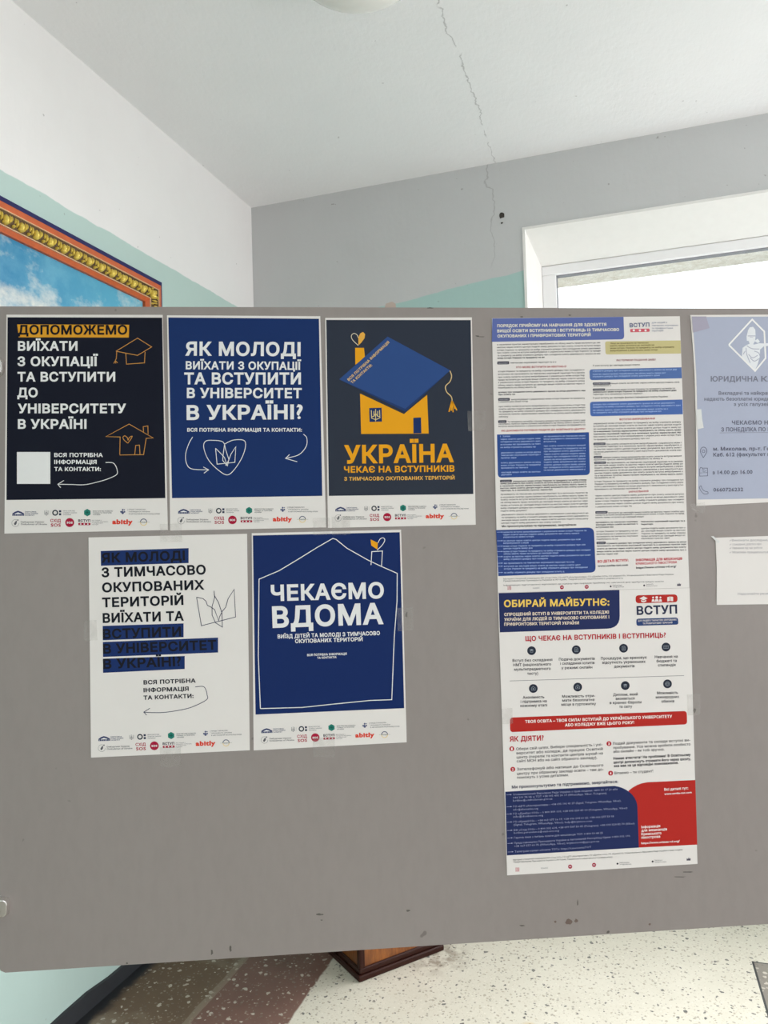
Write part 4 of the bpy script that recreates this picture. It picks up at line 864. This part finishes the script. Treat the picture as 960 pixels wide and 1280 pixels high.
P.text(CT, 'Матеріал створений командами БФ «Схід SOS», ГО «ЦГП «Альтернатива», ГО «Донбас SOS», ГО «КримSOS», Уповноваженого Верховної Ради України з прав людини', 103, 1166, 796, 1124, 6, .0, dk_, 3, 1); P.text(CT, 'Представництва Президента України в АР Крим, Таврійського національного університету', 104, 1175, 510, 1154, 6, .0, dk_, 3, 1)
minis(((120, 1203), (231, 1197), (336, 1191), (434, 1184), (556, 1177), (700, 1168), (822, 1160)))
P.done()
# ---- legal clinic notice
grp = None
P = Poster('notice', 'pale blue legal clinic notice with a white figure in a diamond outline', 0, 0, 1, [(862.5, 394), (1030, 393), (1036, 622), (960, 628), (870, 632.5), (870, 560), (869.3, 520), (868, 470), (865.5, 430)], paper, cat='notice')
P.poly('printed_field', [(864.8, 396.6), (1028, 395.6), (1033, 619), (960, 623), (872, 624.5), (872, 560), (871.2, 520), (870, 470), (867.5, 430)], I(156, 159, 174))
P.view(860, 385, 9.6); lw = I(216, 217, 222); lg = I(206, 205, 206); tg = I(112, 112, 124); sg = I(160, 160, 172)
P.line('figure_emblem', ((485, 445), (765, 140), (910, 285), (925, 605), (800, 758)), 19, lw, 2, close=True)
P.poly('figure_emblem', [(715, 270), (735, 235), (775, 228), (802, 262), (806, 330), (800, 395), (775, 440), (735, 438), (722, 400), (700, 395), (697, 345)], lg, 3)
P.line('figure_emblem', ((712, 338), (806, 338)), 9, sg, 4); P.line('figure_emblem', ((735, 350), (775, 356)), 5, sg, 4)
P.poly('figure_emblem', [(650, 480), (700, 445), (735, 430), (790, 440), (850, 425), (905, 428), (960, 424), (1010, 430), (1010, 452), (905, 462), (860, 500), (855, 590), (830, 680), (800, 745), (720, 665), (640, 585)], lg, 3)
for pts in (((700, 455), (760, 490), (850, 495)), ((720, 560), (770, 600), (830, 570)), ((740, 600), (790, 640), (845, 610)), ((690, 480), (700, 560), (740, 660)), ((790, 520), (840, 540), (856, 575)), ((655, 560), (680, 520))): P.line('figure_emblem', pts, 9, sg, 4, True)
P.poly('figure_emblem', [(790, 400), (830, 370), (858, 405), (835, 425)], lg, 3)
P.text('heading_lettering', 'ЮРИДИЧНА', 268, 885, 838, 885, 66, BB, tg, 3, 3); P.text('heading_lettering', 'КЛІНІКА', 872, 885, 1362, 885, 66, BB, tg, 3, 3)
P.text('caption_lettering', 'Викладачі та найкращі студенти', 362, 1045, 1290, 1043, 44, .03, tg, 3, 2); P.text('caption_lettering', 'надають безоплатні юридичні консультації', 190, 1115, 1440, 1112, 44, .03, tg, 3, 2)
P.view(860, 495, 8.83)
P.text('caption_lettering', 'з усіх галузей права', 500, 112, 1080, 110, 40, .03, tg, 3, 2)
P.text('caption_lettering#6', 'ЧЕКАЄМО НА ВАС', 480, 318, 1085, 316, 46, .03, I(98, 98, 112), 3, 2); P.text('caption_lettering#6', 'З ПОНЕДІЛКА ПО П\u2019ЯТНИЦЮ', 362, 394, 1180, 390, 46, .03, I(98, 98, 112), 3, 2); P.line('caption_lettering#6', ((345, 408), (1190, 401)), 4, I(120, 120, 134), 2)
P.text('caption_lettering#5', 'м. Миколаїв, пр-т. Героїв України', 275, 605, 1270, 600, 42, .03, I(90, 90, 104), 3, 2); P.text('caption_lettering#5', 'Каб. 612 (факультет мистецтв)', 275, 670, 1165, 660, 42, .03, I(90, 90, 104), 3, 2)
P.text('caption_lettering#3', 'з 14.00 до 16.00', 265, 866, 707, 860, 42, .03, I(90, 90, 104), 3, 2); P.text('caption_lettering#4', '0660726232', 275, 1056, 605, 1052, 40, .03, I(90, 90, 104), 3, 2)
ik = I(92, 92, 108)
P.line('icon#pin', ((165, 682), (140, 635), (132, 605), (145, 575), (167, 566), (190, 575), (204, 605), (192, 640), (165, 682)), 7, ik, 2, True); P.ring('icon#pin', (167, 611), 15, 6, ik)
P.line('icon#calendar', ((125, 810), (125, 885), (212, 882), (210, 797), (160, 797)), 6, ik, 2); P.line('icon#calendar', ((122, 812), (135, 790), (155, 795), (165, 820), (180, 815)), 6, ik, 2); P.line('icon#calendar', ((128, 850), (210, 846)), 4, ik, 2); P.line('icon#calendar', ((150, 826), (172, 840), (200, 820)), 4, ik, 2)
P.line('icon#phone', ((140, 990), (122, 1010), (140, 1050), (175, 1082), (215, 1078), (212, 1058), (185, 1052), (160, 1035), (148, 1015), (140, 990)), 6, ik, 2, True)
P.done()
# ---- small notice
P = Poster('notice', 'small white notice with a short list at the right, below the legal clinic notice', 885, 660, 12.8, [(115, 155), (960, 128), (1600, 118), (1612, 1208), (960, 1219), (135, 1230), (138, 650), (122, 330)], paper, cat='notice')
gt = I(140, 136, 140)
for st, x0_, y, x1_ in (('Виконати дослідницькі завдання', 375, 212, 1330), ('стажування, робота в офісі', 382, 277, 850), ('Навчання під час роботи', 385, 337, 860), ('Можливе працевлаштування в компанії', 385, 404, 1330)):
    P.line('caption_lettering', ((338, y - 14), (348, y - 4), (366, y - 26)), 5, gt, 2); P.text('caption_lettering', st, x0_, y, x1_, y - 6, 34, .0, gt, 3, 2)
P.text('caption_lettering#2', 'Надсилайте резюме на пошту', 472, 1070, 1330, 1058, 36, .0, gt, 3, 2)
P.done()
# ------------------------------------------------------------------ strips of tape
tm = bpy.data.materials.new('clear_tape'); t = NT(tm)
tr = t.n('ShaderNodeBsdfTransparent'); mx = t.n('ShaderNodeMixShader'); n = t.noise(t.pos(), 60, 3)
t.b.inputs['Base Color'].default_value = (.62, .60, .57, 1); t.b.inputs['Roughness'].default_value = .25
t.l(t.mapr(n, .3, .7, .05, .11), mx.inputs[0]); t.l(tr.outputs[0], mx.inputs[1]); t.l(t.b.outputs[0], mx.inputs[2]); t.l(mx.outputs[0], t.out.inputs[0])
masking = plain('masking_tape', ink(196, 194, 190), .7, vary=.08, scale=80); brown = plain('packing_tape', ink(148, 142, 156), .3, vary=.04)
def tape(label, pts, mat, z=.0021, name='tape_strip', group='clear tape holding the posters'):
    q = [bp(*p) for p in pts]; c = (sum(a[0] for a in q) / len(q), sum(a[1] for a in q) / len(q)); n_ = len(q)
    if area2(q) < 0: q = q[::-1]
    v = [(a - c[0], b - c[1], h) for h in (z - .00012, z) for a, b in q]
    f = [tuple(range(n_ - 1, -1, -1)), tuple(range(n_, 2 * n_))] + [(i, (i + 1) % n_, n_ + (i + 1) % n_, n_ + i) for i in range(n_)]
    o = mesh(name, v, f, mat); o.matrix_world = BM @ Matrix.Translation((c[0], c[1], 0)); tag(o, label, 'tape', group)
tape('clear tape across the bottom corner of the blue heart poster and the house-and-cap poster', [(391, 648), (412, 647), (413, 668), (392, 669)], tm)
tape('clear tape on the outer edge of the white poster with blue bars', [(105, 776), (121, 775), (122, 800), (106, 801)], tm)
tape('clear tape on the bottom edge of the white poster with blue bars', [(200, 934), (226, 933), (227, 958), (201, 959)], tm)
tape('clear tape between the white poster with blue bars and the row above it', [(200, 655), (227, 654), (228, 677), (201, 678)], tm)
tape('clear tape on the top edge of the blue house outline poster', [(414.5, 646), (437, 645), (438, 668), (415, 669)], tm)
tape('clear tape on the bottom edge of the blue house outline poster', [(391, 922), (418, 921), (419, 946), (392, 947)], tm)
tape('clear tape on the side edge of the blue house outline poster', [(496, 760), (516, 759), (517, 788), (497, 789)], tm)
tape('clear tape on the side edge of the house-and-cap poster', [(584, 514), (607, 513), (608, 538), (585, 539)], tm)
tape('clear tape on the side edge of the sheet with the red banner', [(858, 868), (874, 867), (875, 893), (859, 894)], tm)
tape('clear tape near the red banner on the inner edge of the lower sheet', [(626, 886), (640, 885), (641, 904), (627, 905)], tm)
tape('mauve packing tape over the top corner of the legal clinic notice', [(864.2, 396), (882, 396), (886.3, 410.5), (865.8, 416)], brown, group='opaque tape on the notices')
tape('whitish torn tape on the side edge of the legal clinic notice', [(869.3, 512), (876, 511.7), (877.2, 525), (879, 535), (871, 537)], masking, group='opaque tape on the notices')
tape('crumpled clear tape at the bottom corner of the legal clinic notice', [(862, 630), (880, 628), (882, 634), (878, 642), (864, 637)], tm)
tape('clear tape at the top corner of the small white notice', [(888, 670.5), (891, 670), (899, 677), (897, 679)], masking, group='opaque tape on the notices')
